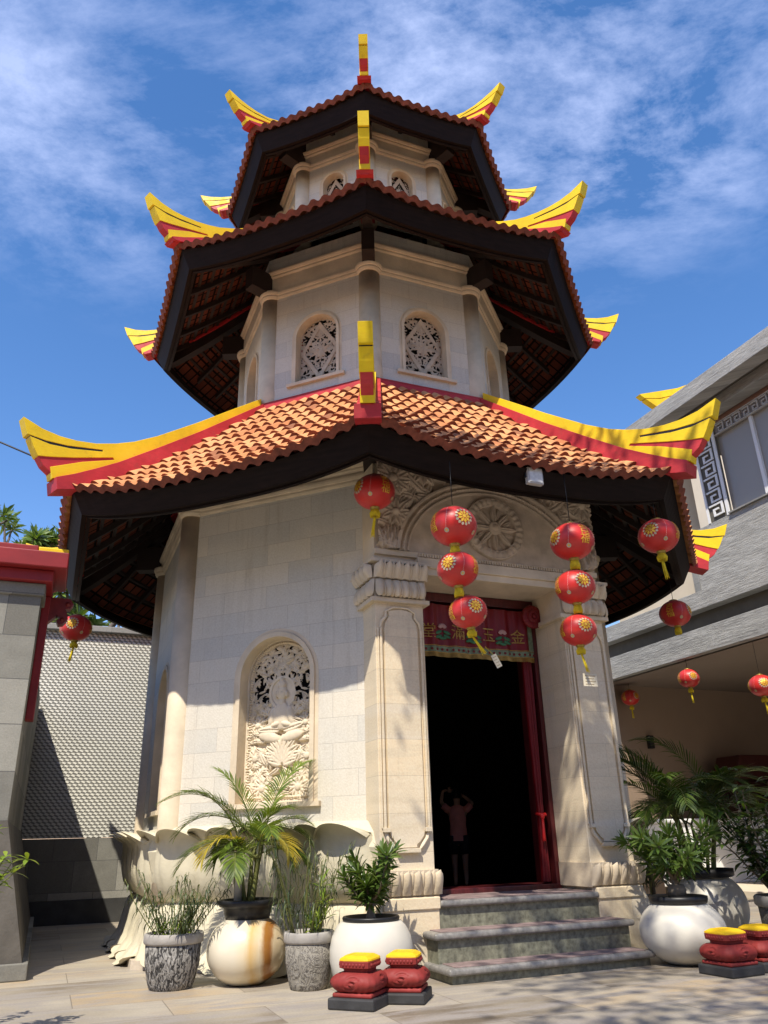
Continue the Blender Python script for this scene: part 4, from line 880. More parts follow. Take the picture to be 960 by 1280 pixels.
for x, zz in ((0.34, 2.98), (-0.01, 2.98), (-0.37, 3.0)):
    mb = MB()
    for k in range(9): a = PI*0.5+(k-4)*0.28; mb.ellipsoid((x+0.035*math.cos(a), vy(x, 0)-0.008, zz+0.04+0.035*math.sin(a)), (0.011, 0.004, 0.024), 6, 4, 0, Matrix.Rotation(PI/2-a, 3, 'Y'))
    for sx, dz in ((-1, 0), (1, 0), (-1, -0.045), (1, -0.04), (0, -0.06)): mb.ellipsoid((x+sx*0.05, vy(x, 0)-0.007, zz+dz), (0.05, 0.004, 0.018), 8, 4, 1, Matrix.Rotation(0.35*sx, 3, 'Y'))
    mb.build('embroidered_flower', [pinks, green], va)
def gather(mb, x0, x1, z0, z1, y, folds, drop, mi=0):
    n = 60; mb.grid([[(x0+(x1-x0)*i/n, y-0.03*math.sin(i/n*PI*folds*2)*(0.4+0.6*abs(z-z1)/(z1-z0)), z-drop*math.sin(PI*i/n)*(z1-z)/(z1-z0)) for i in range(n+1)] for z in np.linspace(z0, z1, 8)], mi)
mb = MB(); gather(mb, -0.74, 0.74, 3.20, 3.40, -2.40, 5, 0.06); sw = mb.build('door_swag', darkcloth, None, PX, A0); sw.scale = (PS,)*3; tag(sw, 'dark red gathered swag of cloth above the embroidered valance', 'swag')
ro = door_thing('cloth_rosette', 'large red cloth rosette hung at the right upper corner of the door', 'rosette')
rngr = random.Random(5)
for part, n_, rr_ in (('outer_petals', 18, 0.135), ('inner_petals', 12, 0.078)):
    mb = MB()
    for k in range(n_): a = 2*PI*k/n_; mb.ellipsoid((0.70+rr_*0.62*math.cos(a), -2.60-(0.02 if rr_ < 0.08 else 0), 3.23+rr_*0.62*math.sin(a)), (rr_*0.42, 0.03, rr_*0.36), 8, 6, 0, Matrix.Rotation(rngr.uniform(-0.5, 0.5), 3, 'Y'))
    if rr_ < 0.08: mb.ellipsoid((0.70, -2.64, 3.23), (0.028, 0.02, 0.028), 8, 6)
    mb.build(part, redcloth, ro)
cu = door_thing('door_curtain', 'long red door curtain gathered and tied low against the right door post', 'curtain')
mb = MB(); G = []
for z in np.linspace(0.62, 3.28, 40):
    if z < 1.22: c_, w_ = 0.66, 0.028+0.022*(1.22-z)/0.6
    else: f = min(1, (z-1.22)/1.3); c_, w_ = 0.66+0.01*f, 0.028+0.03*f**0.7
    G.append([(c_+w_*math.cos(2*PI*i/48), -2.44-(0.035+0.010*math.cos(7*2*PI*i/48))*math.sin(2*PI*i/48)*1.1, z) for i in range(48)])
mb.grid(G, 0, True, True); mb.build('drape', redcloth, cu)
mb = MB(); mb.tube([(0.615, -2.44, 1.235), (0.64, -2.49, 1.225), (0.69, -2.49, 1.225), (0.715, -2.44, 1.235)], 0.016, 6); mb.ellipsoid((0.645, -2.505, 1.21), (0.026, 0.02, 0.03), 8, 6); mb.tube([(0.64, -2.51, 1.19), (0.635, -2.515, 1.05), (0.63, -2.515, 0.98)], [0.012, 0.015, 0.02], 6); mb.build('tie', simple('bright_red_satin', (0.62, 0.02, 0.02), 0.35, 0.1), cu)
# ================================================================== LANTERNS
def lantern_mat(name, col):
    m, nt, b = new_mat(name); tc = nt.nodes.new('ShaderNodeTexCoord'); n = noise(nt, tc.outputs['Object'], 8, 3)
    nt.links.new(ramp(nt, n, [(0.3, tuple(c*0.85 for c in col)), (0.7, tuple(min(1, c*1.12) for c in col))]), b.inputs['Base Color'])
    b.inputs['Roughness'].default_value = 0.42; b.inputs['Specular IOR Level'].default_value = 0.5
    b.inputs['Sheen Weight'].default_value = 0.15
    return m
lred = lantern_mat('lantern_red_silk', (0.55, 0.020, 0.016)); lgold = simple('lantern_gold_print', (0.72, 0.42, 0.04), 0.4, 0.2, 40, metal=0.3); lsilver = simple('lantern_silver_print', (0.48, 0.40, 0.28), 0.4, 0.15, 40)
ltas = simple('yellow_tassel', (0.72, 0.56, 0.02), 0.8, 0.25, 30); lcap = simple('tarnished_brass', (0.35, 0.26, 0.06), 0.4, 0.2, metal=0.5); lwhite = simple('white_thread', (0.75, 0.65, 0.6), 0.7, 0.05)
def sph(rx, rz, lon, lat, off):      # point on the lantern skin
    return ((rx+off)*math.cos(lat)*math.sin(lon), -(rx+off)*math.cos(lat)*math.cos(lon), (rz+off)*math.sin(lat))
def lantern_meshes():
    rx, rz = 0.20, 0.172; ms = {}
    mb = MB(); seg, rings = 96, 40; vs = []
    G = []
    for i in range(rings+1):
        lat = -PI/2*0.87+PI*0.87*i/rings
        G.append([sph(rx, rz, 2*PI*k/seg, lat, -0.0050*(1 if i % 2 else 0)) for k in range(seg)])
    mb.grid(G, 0, True, True); ms['shade'] = mb.mesh('shade', [lred])
    mb = MB()
    def patch(lon, lat, pts, mi, off=0.0025, e=1.0):   # planar polygon wrapped on the skin
        if mi < 2 and lat > 0: pts = [(p[0]*1.3, p[1]*1.3) for p in pts]
        mb.add([sph(rx, rz, lon+p[0]/(rx*max(0.3, math.cos(lat+p[1]/rz))), lat+p[1]/rz, off) for p in pts], [tuple(range(len(pts)))], mi)
    def disc(lon, lat, r, mi, off=0.0025, n=12): patch(lon, lat, [(r*math.cos(2*PI*k/n), r*math.sin(2*PI*k/n)) for k in range(n)], mi, off)
    ms['emblems'] = []
    def done(nm):
        ms['emblems'].append((nm, mb.mesh(nm, [lgold, lsilver, lwhite])))
    for q in range(4):
        lon = q*PI/2
        if q % 2 == 0:      # flower medallion
            mb = MB()
            for k in range(14):
                a = 2*PI*k/14; pts = [(0.045*math.cos(a-0.13), 0.045*math.sin(a-0.13)), (0.057*math.cos(a-0.17), 0.057*math.sin(a-0.17)), (0.065*math.cos(a), 0.065*math.sin(a)), (0.057*math.cos(a+0.17), 0.057*math.sin(a+0.17)), (0.045*math.cos(a+0.13), 0.045*math.sin(a+0.13))]
                patch(lon, 0.12, pts, 1)
            for k in range(9):
                a = 2*PI*k/9; pts = [(0.010*math.cos(a), 0.010*math.sin(a)), (0.033*math.cos(a-0.30), 0.033*math.sin(a-0.30)), (0.050*math.cos(a), 0.050*math.sin(a)), (0.033*math.cos(a+0.30), 0.033*math.sin(a+0.30))]
                patch(lon, 0.12, pts, 0, 0.0035)
            disc(lon, 0.12, 0.012, 0, 0.004); done('flower_medallion')
        else:
            for kk, ch in enumerate('吉福'):
                lat0 = 0.36-0.58*kk; mb = MB()
                text_into(mb, ch, 0.105, lambda c, lon=lon, lat0=lat0: sph(rx, rz, lon+c.x/(rx*math.cos(lat0)), lat0+c.y/rz, 0.003+max(0, c.z)), 0); done('character')
        l2 = lon+0.72; mb = MB(); disc(l2, -0.55, 0.021, 1); disc(l2, -0.55, 0.008, 0, 0.0035)
        for k in range(26):
            la = -0.45+k*0.055; l3 = l2+0.08*math.sin(k*0.1)
            disc(l3, la, 0.0022, 2, 0.003, 5)
        done('dotted_streamer')
    mb = MB(); mb.lathe([(0.040, 0.156), (0.052, 0.160), (0.052, 0.178), (0.036, 0.184), (0.012, 0.186)], 20); mb.tube([(0, 0, 0.18), (0, 0, 0.225)], 0.003, 5); ms['top_cap'] = mb.mesh('top_cap', [lcap])
    mb = MB(); mb.lathe([(0.030, -0.192), (0.040, -0.188), (0.047, -0.170), (0.047, -0.158), (0.038, -0.154)], 20); ms['bottom_ring'] = mb.mesh('bottom_ring', [lcap])
    return ms
LM = lantern_meshes(); rngl = random.Random(21)
def tassel(kind, lean):
    mb = MB()
    if kind == 'short':
        for k in range(26):
            a = 2*PI*k/26; mb.tube([(0.030*math.cos(a), 0.030*math.sin(a), -0.185), (0.042*math.cos(a), 0.042*math.sin(a), -0.235), (0.040*math.cos(a)+0.1*lean*0.1, 0.040*math.sin(a), -0.275)], [0.006, 0.006, 0.004], 4)
    else:
        for k in range(26):
            a = 2*PI*k/26; mb.tube([(0.026*math.cos(a), 0.026*math.sin(a), -0.185), (0.048*math.cos(a), 0.048*math.sin(a), -0.225), (0.043*math.cos(a), 0.043*math.sin(a), -0.262)], [0.006, 0.006, 0.004], 4)
        for k in range(9):
            x = rngl.uniform(-0.012, 0.012); y = rngl.uniform(-0.012, 0.012)
            mb.tube([(x*0.6, y*0.6, -0.25), (x+lean*0.03, y, -0.30), (x*1.2+lean*0.07, y, -0.36), (x*1.6+lean*0.12+rngl.uniform(-0.01, 0.01), y*1.5, -0.43-rngl.uniform(0, 0.03))], [0.004, 0.005, 0.005, 0.003], 4)
    return mb.mesh('tassel', [ltas])
def lantern(x, y, z, dia, rot, label, group, kind='long', lean=-0.2, cord=0.0, tilt=0.0):
    o = thing('lantern', label, 'lantern', (x, y, z), rot, group); k = dia/0.40; o.scale = (k, k, k); o.rotation_euler = (0, tilt, rot)
    for n_ in ('shade', 'top_cap', 'bottom_ring'): link(n_, LM[n_], o)
    for n_, me_ in LM['emblems']: link(n_, me_, o)
    link('tassel', tassel(kind, lean), o)
    if cord:
        mb = MB(); mb.tube([(0, 0, 0.2), (0, 0, 0.2+cord/k)], 0.004, 4); mb.build('cord', M['black'], o)
    return o
fC = 0.9537
def sc(p): return (p[0]*fC, p[1]*fC, 1.02+(p[2]-1.02)*fC)
GL, GR, GH = 'string of three lanterns left of the door', 'string of three lanterns right of the door', 'lanterns under the hall canopy'
lantern(*sc((0.624, 6.537, 3.609)), 0.40, 0.40, 'largest lantern, topmost of the three strung before the arch wheel', GL, 'short', cord=0.42)
lantern(*sc((0.641, 6.598, 3.219)), 0.355, -0.55, 'middle lantern of the three strung left of the door opening', GL, 'short')
lantern(*sc((0.717, 6.684, 2.852)), 0.325, 0.35, 'lowest lantern of the left string, paper tag dangling from its tassel', GL, 'long', 0.9, tilt=-0.12)
lantern(*sc((1.796, 7.023, 3.611)), 0.40, -1.15, 'topmost lantern of the string in front of the right door pillar', GR, 'short', cord=0.50)
lantern(*sc((1.784, 7.072, 3.170)), 0.36, 0.22, 'middle lantern of the string in front of the right door pillar', GR, 'short')
lantern(*sc((1.777, 7.123, 2.768)), 0.325, 0.20, 'lowest lantern of the right string, above a square paper tag', GR, 'long', 0.4)
lantern(*sc((-0.09, 7.1, 4.224)), 0.395, -0.95, 'lone lantern hanging under the front eave corner above the left door pillar', 'single lanterns under the pagoda eaves', 'long', -0.4, cord=0.28)
lantern(*sc((2.885, 7.7, 3.898)), 0.40, -0.7, 'lone lantern hanging in the dark under the right eave corner', 'single lanterns under the pagoda eaves', 'long', 0.1, cord=0.25)
lantern(*sc((3.942, 10.4, 3.769)), 0.40, 0.9, 'dark shaded lantern hanging from the far right eave in front of the grey fascia', 'single lanterns under the pagoda eaves', 'short', cord=0.35)
lantern(*sc((-4.256, 10.4, 3.794)), 0.40, 0.1, 'lantern hanging before the scale-clad wall under the left eave', 'single lanterns under the pagoda eaves', 'long', -0.2, cord=0.45)
lantern(4.99, 16.4, 3.60, 0.37, 0.5, 'smallest lantern under the canopy, beside the door pillar', GH, 'long', 0.1, cord=0.1)
lantern(5.347, 14.0, 3.532, 0.38, 0.1, 'middle lantern under the hall canopy between two others', GH, 'long', 0.1, cord=0.16)
lantern(5.996, 12.7, 3.152, 0.40, -0.2, 'lantern on a long cord at the right edge under the hall canopy', GH, 'long', 0.2, cord=0.55)
paper = simple('paper_tag', (0.62, 0.56, 0.42), 0.8, 0.08, 10); ink = simple('faded_ink', (0.30, 0.22, 0.12), 0.8, 0.1)
def paper_tag(p, w, h, rot, tilt, label, cord):
    t = thing('paper_tag', label, 'tag', p, rot); t.rotation_euler = (0, tilt, rot)
    mb = MB(); mb.box(-w/2, w/2, -0.0015, 0.0015, -h/2, h/2); mb.build('card', paper, t)
    mb = MB(); n = 4
    for k in range(n):
        z = h*(0.32-0.22*k); mb.box(-w*0.36, w*(0.36-0.12*(k % 2)), -0.0035, -0.0016, z-h*0.02, z+h*0.02)
    mb.build('writing', ink, t); mb = MB(); mb.tube([(0, 0, h/2), (cord[0], 0, h/2+cord[1])], 0.002, 4); mb.build('string', ltas, t)
p = sc((0.955, 6.84, 2.445)); paper_tag(p, 0.05, 0.115, 0.2, -0.45, 'small slim paper tag tilted on a string below the lowest left lantern', (-0.03, 0.09))
p = sc((1.851, 7.208, 2.323)); paper_tag(p, 0.135, 0.11, 0.25, 0.03, 'square cream paper tag hanging in front of the right door pillar', (-0.03, 0.08))
# floodlight, bulb, cable
fl = thing('floodlight', 'small square white floodlight fixed on the dark eave above the door arch', 'floodlight', Vector((1.476*fC, 6.966*fC, 1.02+(4.273-1.02)*fC)), A0)
mb = MB(); mb.box(-0.085, 0.085, -0.05, 0.01, -0.085, 0.085); mb.build('housing', simple('grey_alloy', (0.42, 0.42, 0.42), 0.4, 0.05), fl, bevel=0.012)
mb = MB(); mb.box(-0.068, 0.068, -0.0545, -0.0505, -0.068, 0.068); mb.build('lens', simple('frosted_lens', (0.60, 0.60, 0.58), 0.25, 0.15, 30), fl)
mb = MB(); mb.box(-0.10, -0.088, -0.03, 0.10, -0.02, 0.02); mb.box(0.088, 0.10, -0.03, 0.10, -0.02, 0.02); mb.build('bracket', M['black'], fl)
bu = thing('light_bulb', 'bare white bulb hanging in the dark under the left eave', 'bulb', (-3.70, 9.3, 4.50))
mb = MB(); mb.ellipsoid((0, 0, 0), (0.045, 0.045, 0.06), 12, 8); mb.build('glass', M['white'], bu); mb = MB(); mb.lathe([(0.022, 0.04), (0.024, 0.11)], 12); mb.tube([(0, 0, 0.1), (0.02, 0, 0.35)], 0.005, 5); mb.build('socket', M['black'], bu)
mb = MB(); pts = [(-9.0, 7.2, 7.6), (-6.5, 7.7, 6.35), (-4.455, 8.0, 5.40), (-3.95, 8.0, 5.16), (-3.4, 7.75, 4.98)]; mb.tube(pts, 0.011, 5); o = mb.build('cable', M['black']); tag(o, 'thin black cable strung in from the left sky to the pagoda eave', 'cable')
# ================================================================== PLANTS
def leaf_mat(name, c1, c2, rough=0.45, trans=0.25):
    m, nt, b = new_mat(name); tc = nt.nodes.new('ShaderNodeTexCoord'); n = noise(nt, tc.outputs['Object'], 9, 4)
    oi = nt.nodes.new('ShaderNodeNewGeometry')
    rnd = oi.outputs['Random Per Island']
    f = nt.nodes.new('ShaderNodeMath'); f.operation = 'MULTIPLY_ADD'; nt.links.new(rnd, f.inputs[0]); f.inputs[1].default_value = 0.55; g_ = nt.nodes.new('ShaderNodeMath'); g_.operation = 'MULTIPLY'; nt.links.new(n, g_.inputs[0]); g_.inputs[1].default_value = 0.45; nt.links.new(g_.outputs[0], f.inputs[2])
    col = ramp(nt, f.outputs[0], [(0.2, c1), (0.75, c2)])
    nt.links.new(col, b.inputs['Base Color']); b.inputs['Roughness'].default_value = rough; b.inputs['Specular IOR Level'].default_value = 0.5
    tr = nt.nodes.new('ShaderNodeBsdfTranslucent'); nt.links.new(mixc(nt, 1.0, col, (1.6, 1.5, 0.5), 'MULTIPLY'), tr.inputs[0])
    ms = nt.nodes.new('ShaderNodeMixShader'); ms.inputs[0].default_value = trans; nt.links.new(b.outputs[0], ms.inputs[1]); nt.links.new(tr.outputs[0], ms.inputs[2])
    out = [x for x in nt.nodes if x.type == 'OUTPUT_MATERIAL'][0]; nt.links.new(ms.outputs[0], out.inputs[0]); return m
Lp = leaf_mat('palm_leaflets', (0.05, 0.10, 0.012), (0.17, 0.24, 0.03)); Ly = leaf_mat('yellowing_leaflets', (0.33, 0.24, 0.02), (0.48, 0.40, 0.05))
Ld = leaf_mat('glossy_dark_leaves', (0.018, 0.045, 0.010), (0.07, 0.12, 0.022), 0.35); Lf = leaf_mat('desert_rose_leaves', (0.03, 0.075, 0.012), (0.12, 0.18, 0.035), 0.35)
Lw = leaf_mat('thin_wiry_leaves', (0.022, 0.045, 0.014), (0.11, 0.14, 0.05)); Ll = leaf_mat('light_green_leaves', (0.12, 0.20, 0.02), (0.26, 0.34, 0.04)); Lt = leaf_mat('frangipani_leaves', (0.05, 0.11, 0.02), (0.15, 0.22, 0.04))
stemg = simple('green_stem', (0.14, 0.15, 0.04), 0.6, 0.3, 8); stemb = simple('grey_brown_stem', (0.16, 0.13, 0.09), 0.8, 0.3, 9, 0.3); bark = simple('bark', (0.12, 0.10, 0.08), 0.9, 0.3, 6, 0.5)
soil = simple('potting_soil', (0.035, 0.025, 0.018), 0.95, 0.4, 30, 0.5)
def blade(mb, p, d, L, w, droop=0.3, mi=0, n=4, fold=0.25, up=Vector((0, 0, 1)), peak=0.45):
    """a leaf: tapering ribbon of 2 columns folded along its midrib, bending down by droop"""
    p = Vector(p); d = Vector(d).normalized(); pts = []; q = p.copy(); dd = d.copy(); st = L/n
    side = d.cross(up); side = side.normalized() if side.length > 1e-3 else Vector((1, 0, 0))
    vs = []
    for i in range(n+1):
        t = i/n; ww = w*0.5*((t/peak)**0.6 if t < peak else max(0.0, (1-(t-peak)/(1-peak)))**0.8)
        if i == 0: ww = w*0.12
        nrm = side.cross(dd).normalized()
        vs += [q-side*ww+nrm*ww*fold, q.copy(), q+side*ww+nrm*ww*fold]
        q = q+dd*st; dd = (dd+Vector((0, 0, -droop/n))).normalized()
    fs = []
    for i in range(n): a = i*3; fs += [(a, a+1, a+4, a+3), (a+1, a+2, a+5, a+4)]
    mb.add(vs, fs, mi, True)
def frond(mb, base, az, L, elev, bend, nl=30, leaf=0.24, wl=0.014, rng=random, mi=0, ms=1, v_angle=0.35, bare=0.22):
    """a feather palm leaf: arching rachis with two ranks of leaflets"""
    h = Vector((math.cos(az), math.sin(az), 0)); q = Vector(base); e = elev; pts = []; N = 24
    for i in range(N+1):
        pts.append(q.copy()); d = h*math.cos(e)+Vector((0, 0, 1))*math.sin(e); q = q+d*(L/N); e -= bend/N*(0.5+1.0*i/N)
    mb.tube(pts, [0.009*(1-0.8*i/N) for i in range(N+1)], 5, ms)
    for k in range(nl):
        t = bare+(1-bare)*(k+0.5)/nl; f = t*N; i = min(N-1, int(f)); c = pts[i].lerp(pts[i+1], f-i); tan = (pts[i+1]-pts[i]).normalized()
        sd = tan.cross(Vector((0, 0, 1))).normalized(); up = sd.cross(tan)
        tt_ = (t-bare)/(1-bare); ll = leaf*(0.45+0.75*math.sin(PI*min(1, 0.18+0.78*tt_)))*rng.uniform(0.88, 1.1)
        for s_ in (-1, 1):
            fw = 0.75+0.9*tt_; d = sd*s_+tan*fw+up*(v_angle+rng.uniform(-0.12, 0.12)); blade(mb, c, d, ll, wl*rng.uniform(0.8, 1.15), rng.uniform(0.5, 1.1), mi, 4, 0.3, up, 0.35)
def rosette(mb, c, axis, n, L, w, rng, mi=0, droop=0.5, spread=(0.15, 1.35)):
    axis = Vector(axis).normalized(); a = axis.orthogonal().normalized(); b = axis.cross(a)
    for k in range(n):
        t = k*2.399963+rng.uniform(-0.2, 0.2); pol = spread[0]+(spread[1]-spread[0])*((k+0.5)/n)**0.8
        d = axis*math.cos(pol)+(a*math.cos(t)+b*math.sin(t))*math.sin(pol)
        blade(mb, Vector(c)-axis*0.02*(k/n)*2, d, L*rng.uniform(0.75, 1.1), w*rng.uniform(0.85, 1.1), droop*rng.uniform(0.4, 1.3), mi, 4, 0.25, axis, 0.62)
def wander(p, d, L, n, rng, wob=0.25, up=0.0):
    p = Vector(p); d = Vector(d).normalized(); out = [p.copy()]
    for i in range(n):
        d = (d+Vector((rng.uniform(-wob, wob), rng.uniform(-wob, wob), rng.uniform(-wob, wob)*0.5+up))).normalized(); p = p+d*(L/n); out.append(p.copy())
    return out
# ---------------------------------------------------------------- pots
def carved_cement(name, kind):
    m, nt, b = new_mat(name); tc = nt.nodes.new('ShaderNodeTexCoord')
    if kind == 'bark': v = mapped(nt, tc.outputs['Object'], (1, 1, 0.38), (0.25, 0.1, 0)); n = noise(nt, v, 52, 3, 0.6, 1.0)
    else: n = noise(nt, mapped(nt, tc.outputs['Object'], (1, 1, 0.8), (0.5, 0.2, 0)), 13, 3, 0.5, 2.2)
    st = [(0.43, (0.022, 0.021, 0.02)), (0.56, (0.30, 0.285, 0.26))] if kind == 'bark' else [(0.0, (0.22, 0.20, 0.17)), (0.43, (0.26, 0.24, 0.20)), (0.475, (0.045, 0.04, 0.036)), (0.51, (0.28, 0.26, 0.22)), (0.56, (0.24, 0.22, 0.19)), (0.595, (0.05, 0.045, 0.04)), (0.63, (0.27, 0.25, 0.21))]
    big = noise(nt, tc.outputs['Object'], 5, 5)
    nt.links.new(mixc(nt, 0.4, ramp(nt, n, st), ramp(nt, big, [(0.3, (0.3, 0.3, 0.3)), (0.7, (0.7, 0.7, 0.7))]), 'OVERLAY'), b.inputs['Base Color']); b.inputs['Roughness'].default_value = 0.85; bump(nt, b, n, 0.9, 0.02); return m
def stained_glaze():
    m, nt, b = new_mat('cream_glaze_with_brown_stain'); tc = nt.nodes.new('ShaderNodeTexCoord'); sp = nt.nodes.new('ShaderNodeSeparateXYZ'); nt.links.new(tc.outputs['Object'], sp.inputs[0])
    n = noise(nt, mapped(nt, tc.outputs['Object'], (5, 5, 1.2)), 1.5, 6, 0.6); ad = nt.nodes.new('ShaderNodeMath'); ad.operation = 'MULTIPLY_ADD'; nt.links.new(n, ad.inputs[0]); ad.inputs[1].default_value = 0.10; nt.links.new(sp.outputs[0], ad.inputs[2])
    col = ramp(nt, ad.outputs[0], [(0.0, (0.66, 0.60, 0.47)), (0.09, (0.68, 0.58, 0.40)), (0.135, (0.62, 0.42, 0.17)), (0.20, (0.66, 0.55, 0.36)), (0.235, (0.34, 0.15, 0.03)), (0.275, (0.30, 0.12, 0.025)), (0.30, (0.62, 0.50, 0.32))])
    nt.links.new(col, b.inputs['Base Color']); b.inputs['Roughness'].default_value = 0.28; b.inputs['Coat Weight'].default_value = 0.3; return m
potA = carved_cement('bark_carved_cement', 'bark'); potC = carved_cement('leaf_carved_cement', 'leaf'); rimc = simple('grey_cement_rim', (0.33, 0.31, 0.28), 0.8, 0.2, 9, 0.3)
glaze = stained_glaze(); whiteg = simple('white_glazed_pot', (0.62, 0.59, 0.51), 0.35, 0.07, 3, 0.06, 0.45, bscale=30)
def taper_pot(t, r, h, mat, rim=True):
    mb = MB(); mb.lathe([(r*0.70, 0), (r*0.74, 0.01), (r*0.80, h*0.12), (r*0.93, h*0.45), (r*0.955, h*0.80)], 48)
    o = mb.build('pot', mat, t)
    mb = MB(); mb.lathe([(r*0.955, h*0.80), (r*1.0, h*0.815), (r*1.03, h*0.84), (r*1.03, h*0.97), (r*0.99, h), (r*0.90, h), (r*0.88, h*0.93)], 48); mb.build('rim', rimc, o)
    mb = MB(); mb.lathe([(0.001, h*0.93), (r*0.89, h*0.925)], 32); mb.build('soil', soil, o); return o
def ball_pot(t, r, h, mat, rim_r):
    prof = []; 
    for i in range(25):
        a = -PI/2*0.80+PI*0.80*i/24*1.0; 
        a = -1.18+2.28*i/24; prof.append((r*math.cos(a)**0.92 if math.cos(a) > 0 else 0, h*(0.5+0.5*math.sin(a)/math.sin(1.18)*0.98)))
    mb = MB(); mb.lathe(prof, 56); return mb.build('pot', mat, t)
GP = 'potted plants in front of the lotus plinth'
# A: carved grey pot with wiry plant
def wiry(mb, base, r, H, n, rng, lw=0.010, ll=0.10, curl=1.2, leaf_n=16, fan=0.25):
    for k in range(n):
        a = rng.uniform(0, 2*PI); rr = r*math.sqrt(rng.random())*0.8; b0 = Vector(base)+Vector((rr*math.cos(a), rr*math.sin(a), 0))
        pts = wander(b0, (math.cos(a)*fan*(0.3+rr/r), math.sin(a)*fan*(0.3+rr/r), 1), H*rng.uniform(0.5, 1.05), 8, rng, 0.10)
        mb.tube(pts, [0.0045*(1-0.6*i/8) for i in range(9)], 4, 1)
        for j in range(leaf_n):
            t = 0.18+0.82*(j+rng.random())/leaf_n; f = t*8; i = min(7, int(f)); c = pts[i].lerp(pts[i+1], f-i); az = rng.uniform(0, 2*PI)
            blade(mb, c, (math.cos(az), math.sin(az), rng.uniform(0.3, 1.2)), ll*rng.uniform(0.6, 1.2), lw*rng.uniform(0.7, 1.2), curl*rng.uniform(0.8, 1.6), 0, 7, 0.2)
def foliage_obj(mb, name, mats, t): return mb.build(name, mats, t)
t = thing('potted_plant', 'bark-carved grey cement pot with a curly thin-leaved plant, leftmost by the plinth', 'potted plant', (-1.755, 6.98, 0), 0, GP)
taper_pot(t, 0.225, 0.385, potA); r_ = random.Random(3); mb = MB(); wiry(mb, (0, 0, 0.36), 0.20, 0.54, 34, r_, 0.011, 0.12, 3.6, 17, 0.75); foliage_obj(mb, 'foliage', [Lw, stemg], t)
mb = MB()
for k in range(7): rosette(mb, (r_.uniform(-0.12, 0.12), r_.uniform(-0.12, 0.05), 0.41), (r_.uniform(-0.4, 0.4), r_.uniform(-0.4, 0.1), 1), 6, 0.09, 0.022, r_, 0, 0.6)
foliage_obj(mb, 'weeds', [Ll], t)
# B: big stained ball pot with nursery pot and areca palm
t = thing('potted_palm', 'areca palm in a black pot set in a big cream ball pot with brown stain', 'potted palm', (-1.195, 7.08, 0), 0, GP)
ball_pot(t, 0.312, 0.485, glaze, 0.2)
mb = MB(); mb.lathe([(0.175, 0.46), (0.188, 0.50), (0.198, 0.545), (0.225, 0.55), (0.242, 0.57), (0.246, 0.595), (0.225, 0.602), (0.20, 0.598), (0.185, 0.57)], 40); nb = mb.build('nursery_pot', M['black'], t)
mb = MB(); mb.lathe([(0.001, 0.575), (0.183, 0.57)], 24); mb.build('soil', soil, nb)
r_ = random.Random(8); mb = MB(); canes = []
for k in range(8):
    a = r_.uniform(0, 2*PI); rr = r_.uniform(0.02, 0.10); pts = wander((rr*math.cos(a), rr*math.sin(a), 0.56), (0.3*math.cos(a), 0.3*math.sin(a), 1.6), r_.uniform(0.30, 0.44), 6, r_, 0.05)
    mb.tube(pts, [0.020-0.0012*i for i in range(7)], 8, 0); canes.append(pts[-1])
mb.tube([(-0.075, -0.06, 0.56), (-0.075, -0.055, 0.96)], [0.032, 0.027], 10, 1)
mb.build('cane', [stemg, simple('pale_dead_sheath', (0.40, 0.36, 0.29), 0.7, 0.25, 8)], t)
mb = MB()
spec = [(PI+0.25, 1.08, 1.28, 1.9, 0), (PI-0.05, 0.88, 0.90, 2.0, 0), (PI+0.1, 0.75, 0.62, 1.9, 0), (0.1, 0.62, 1.25, 1.9, 0), (-0.5, 0.6, 1.35, 1.6, 0), (3.6, 0.85, 1.42, 1.5, 0), (0.15, 0.72, 0.95, 2.1, 0), (-0.25, 0.62, 0.75, 2.2, 0), (PI/2+1.2, 0.90, 1.45, 1.0, 0), (0.9, 0.95, 1.38, 1.2, 0), (-1.2, 0.60, 1.2, 2.2, 0), (PI+0.8, 0.62, 0.9, 2.4, 2),
        (-0.7, 0.62, 0.9, 2.5, 2), (-1.9, 0.5, 1.1, 2.4, 0), (0.5, 0.7, 0.65, 2.0, 0), (4.9, 0.5, 0.6, 2.2, 0), (3.9, 0.5, 0.8, 2.2, 0), (2.4, 0.75, 0.8, 2.2, 0), (PI+0.5, 0.45, 0.55, 1.6, 0), (0.0, 0.50, 0.5, 1.6, 0)]
for i, (az, L, el, be, mi) in enumerate(spec):
    b0 = canes[i % len(canes)]; frond(mb, b0, az, L, el, be, 34, 0.21*(0.7+0.3*L), 0.015, r_, mi, 1, 0.35, 0.24)
foliage_obj(mb, 'fronds', [Lp, stemg, Ly], t)
# C: carved pot, tall wiry plant and lime seedling
t = thing('potted_plant', 'leaf-carved grey cement pot with tall upright wiry stems and a lime green seedling', 'potted plant', (-0.665, 6.80, 0), 0, GP)
taper_pot(t, 0.190, 0.385, potC); r_ = random.Random(5); mb = MB(); wiry(mb, (-0.04, 0.0, 0.36), 0.18, 0.74, 26, r_, 0.010, 0.15, 4.2, 16, 0.36); foliage_obj(mb, 'foliage', [Lw, stemg], t)
mb = MB()
for (x, z) in ((0.08, 0.47), (0.11, 0.60), (0.06, 0.40), (0.13, 0.50), (0.02, 0.44), (0.10, 0.72)):
    rosette(mb, (x, -0.08, z), (r_.uniform(-0.3, 0.3), -0.2, 1), 7, 0.12, 0.028, r_, 0, 0.7)
mb.tube([(0.09, -0.07, 0.36), (0.10, -0.08, 0.55), (0.10, -0.08, 0.74)], [0.008, 0.006, 0.004], 5, 1); foliage_obj(mb, 'seedling', [Ll, stemg], t)
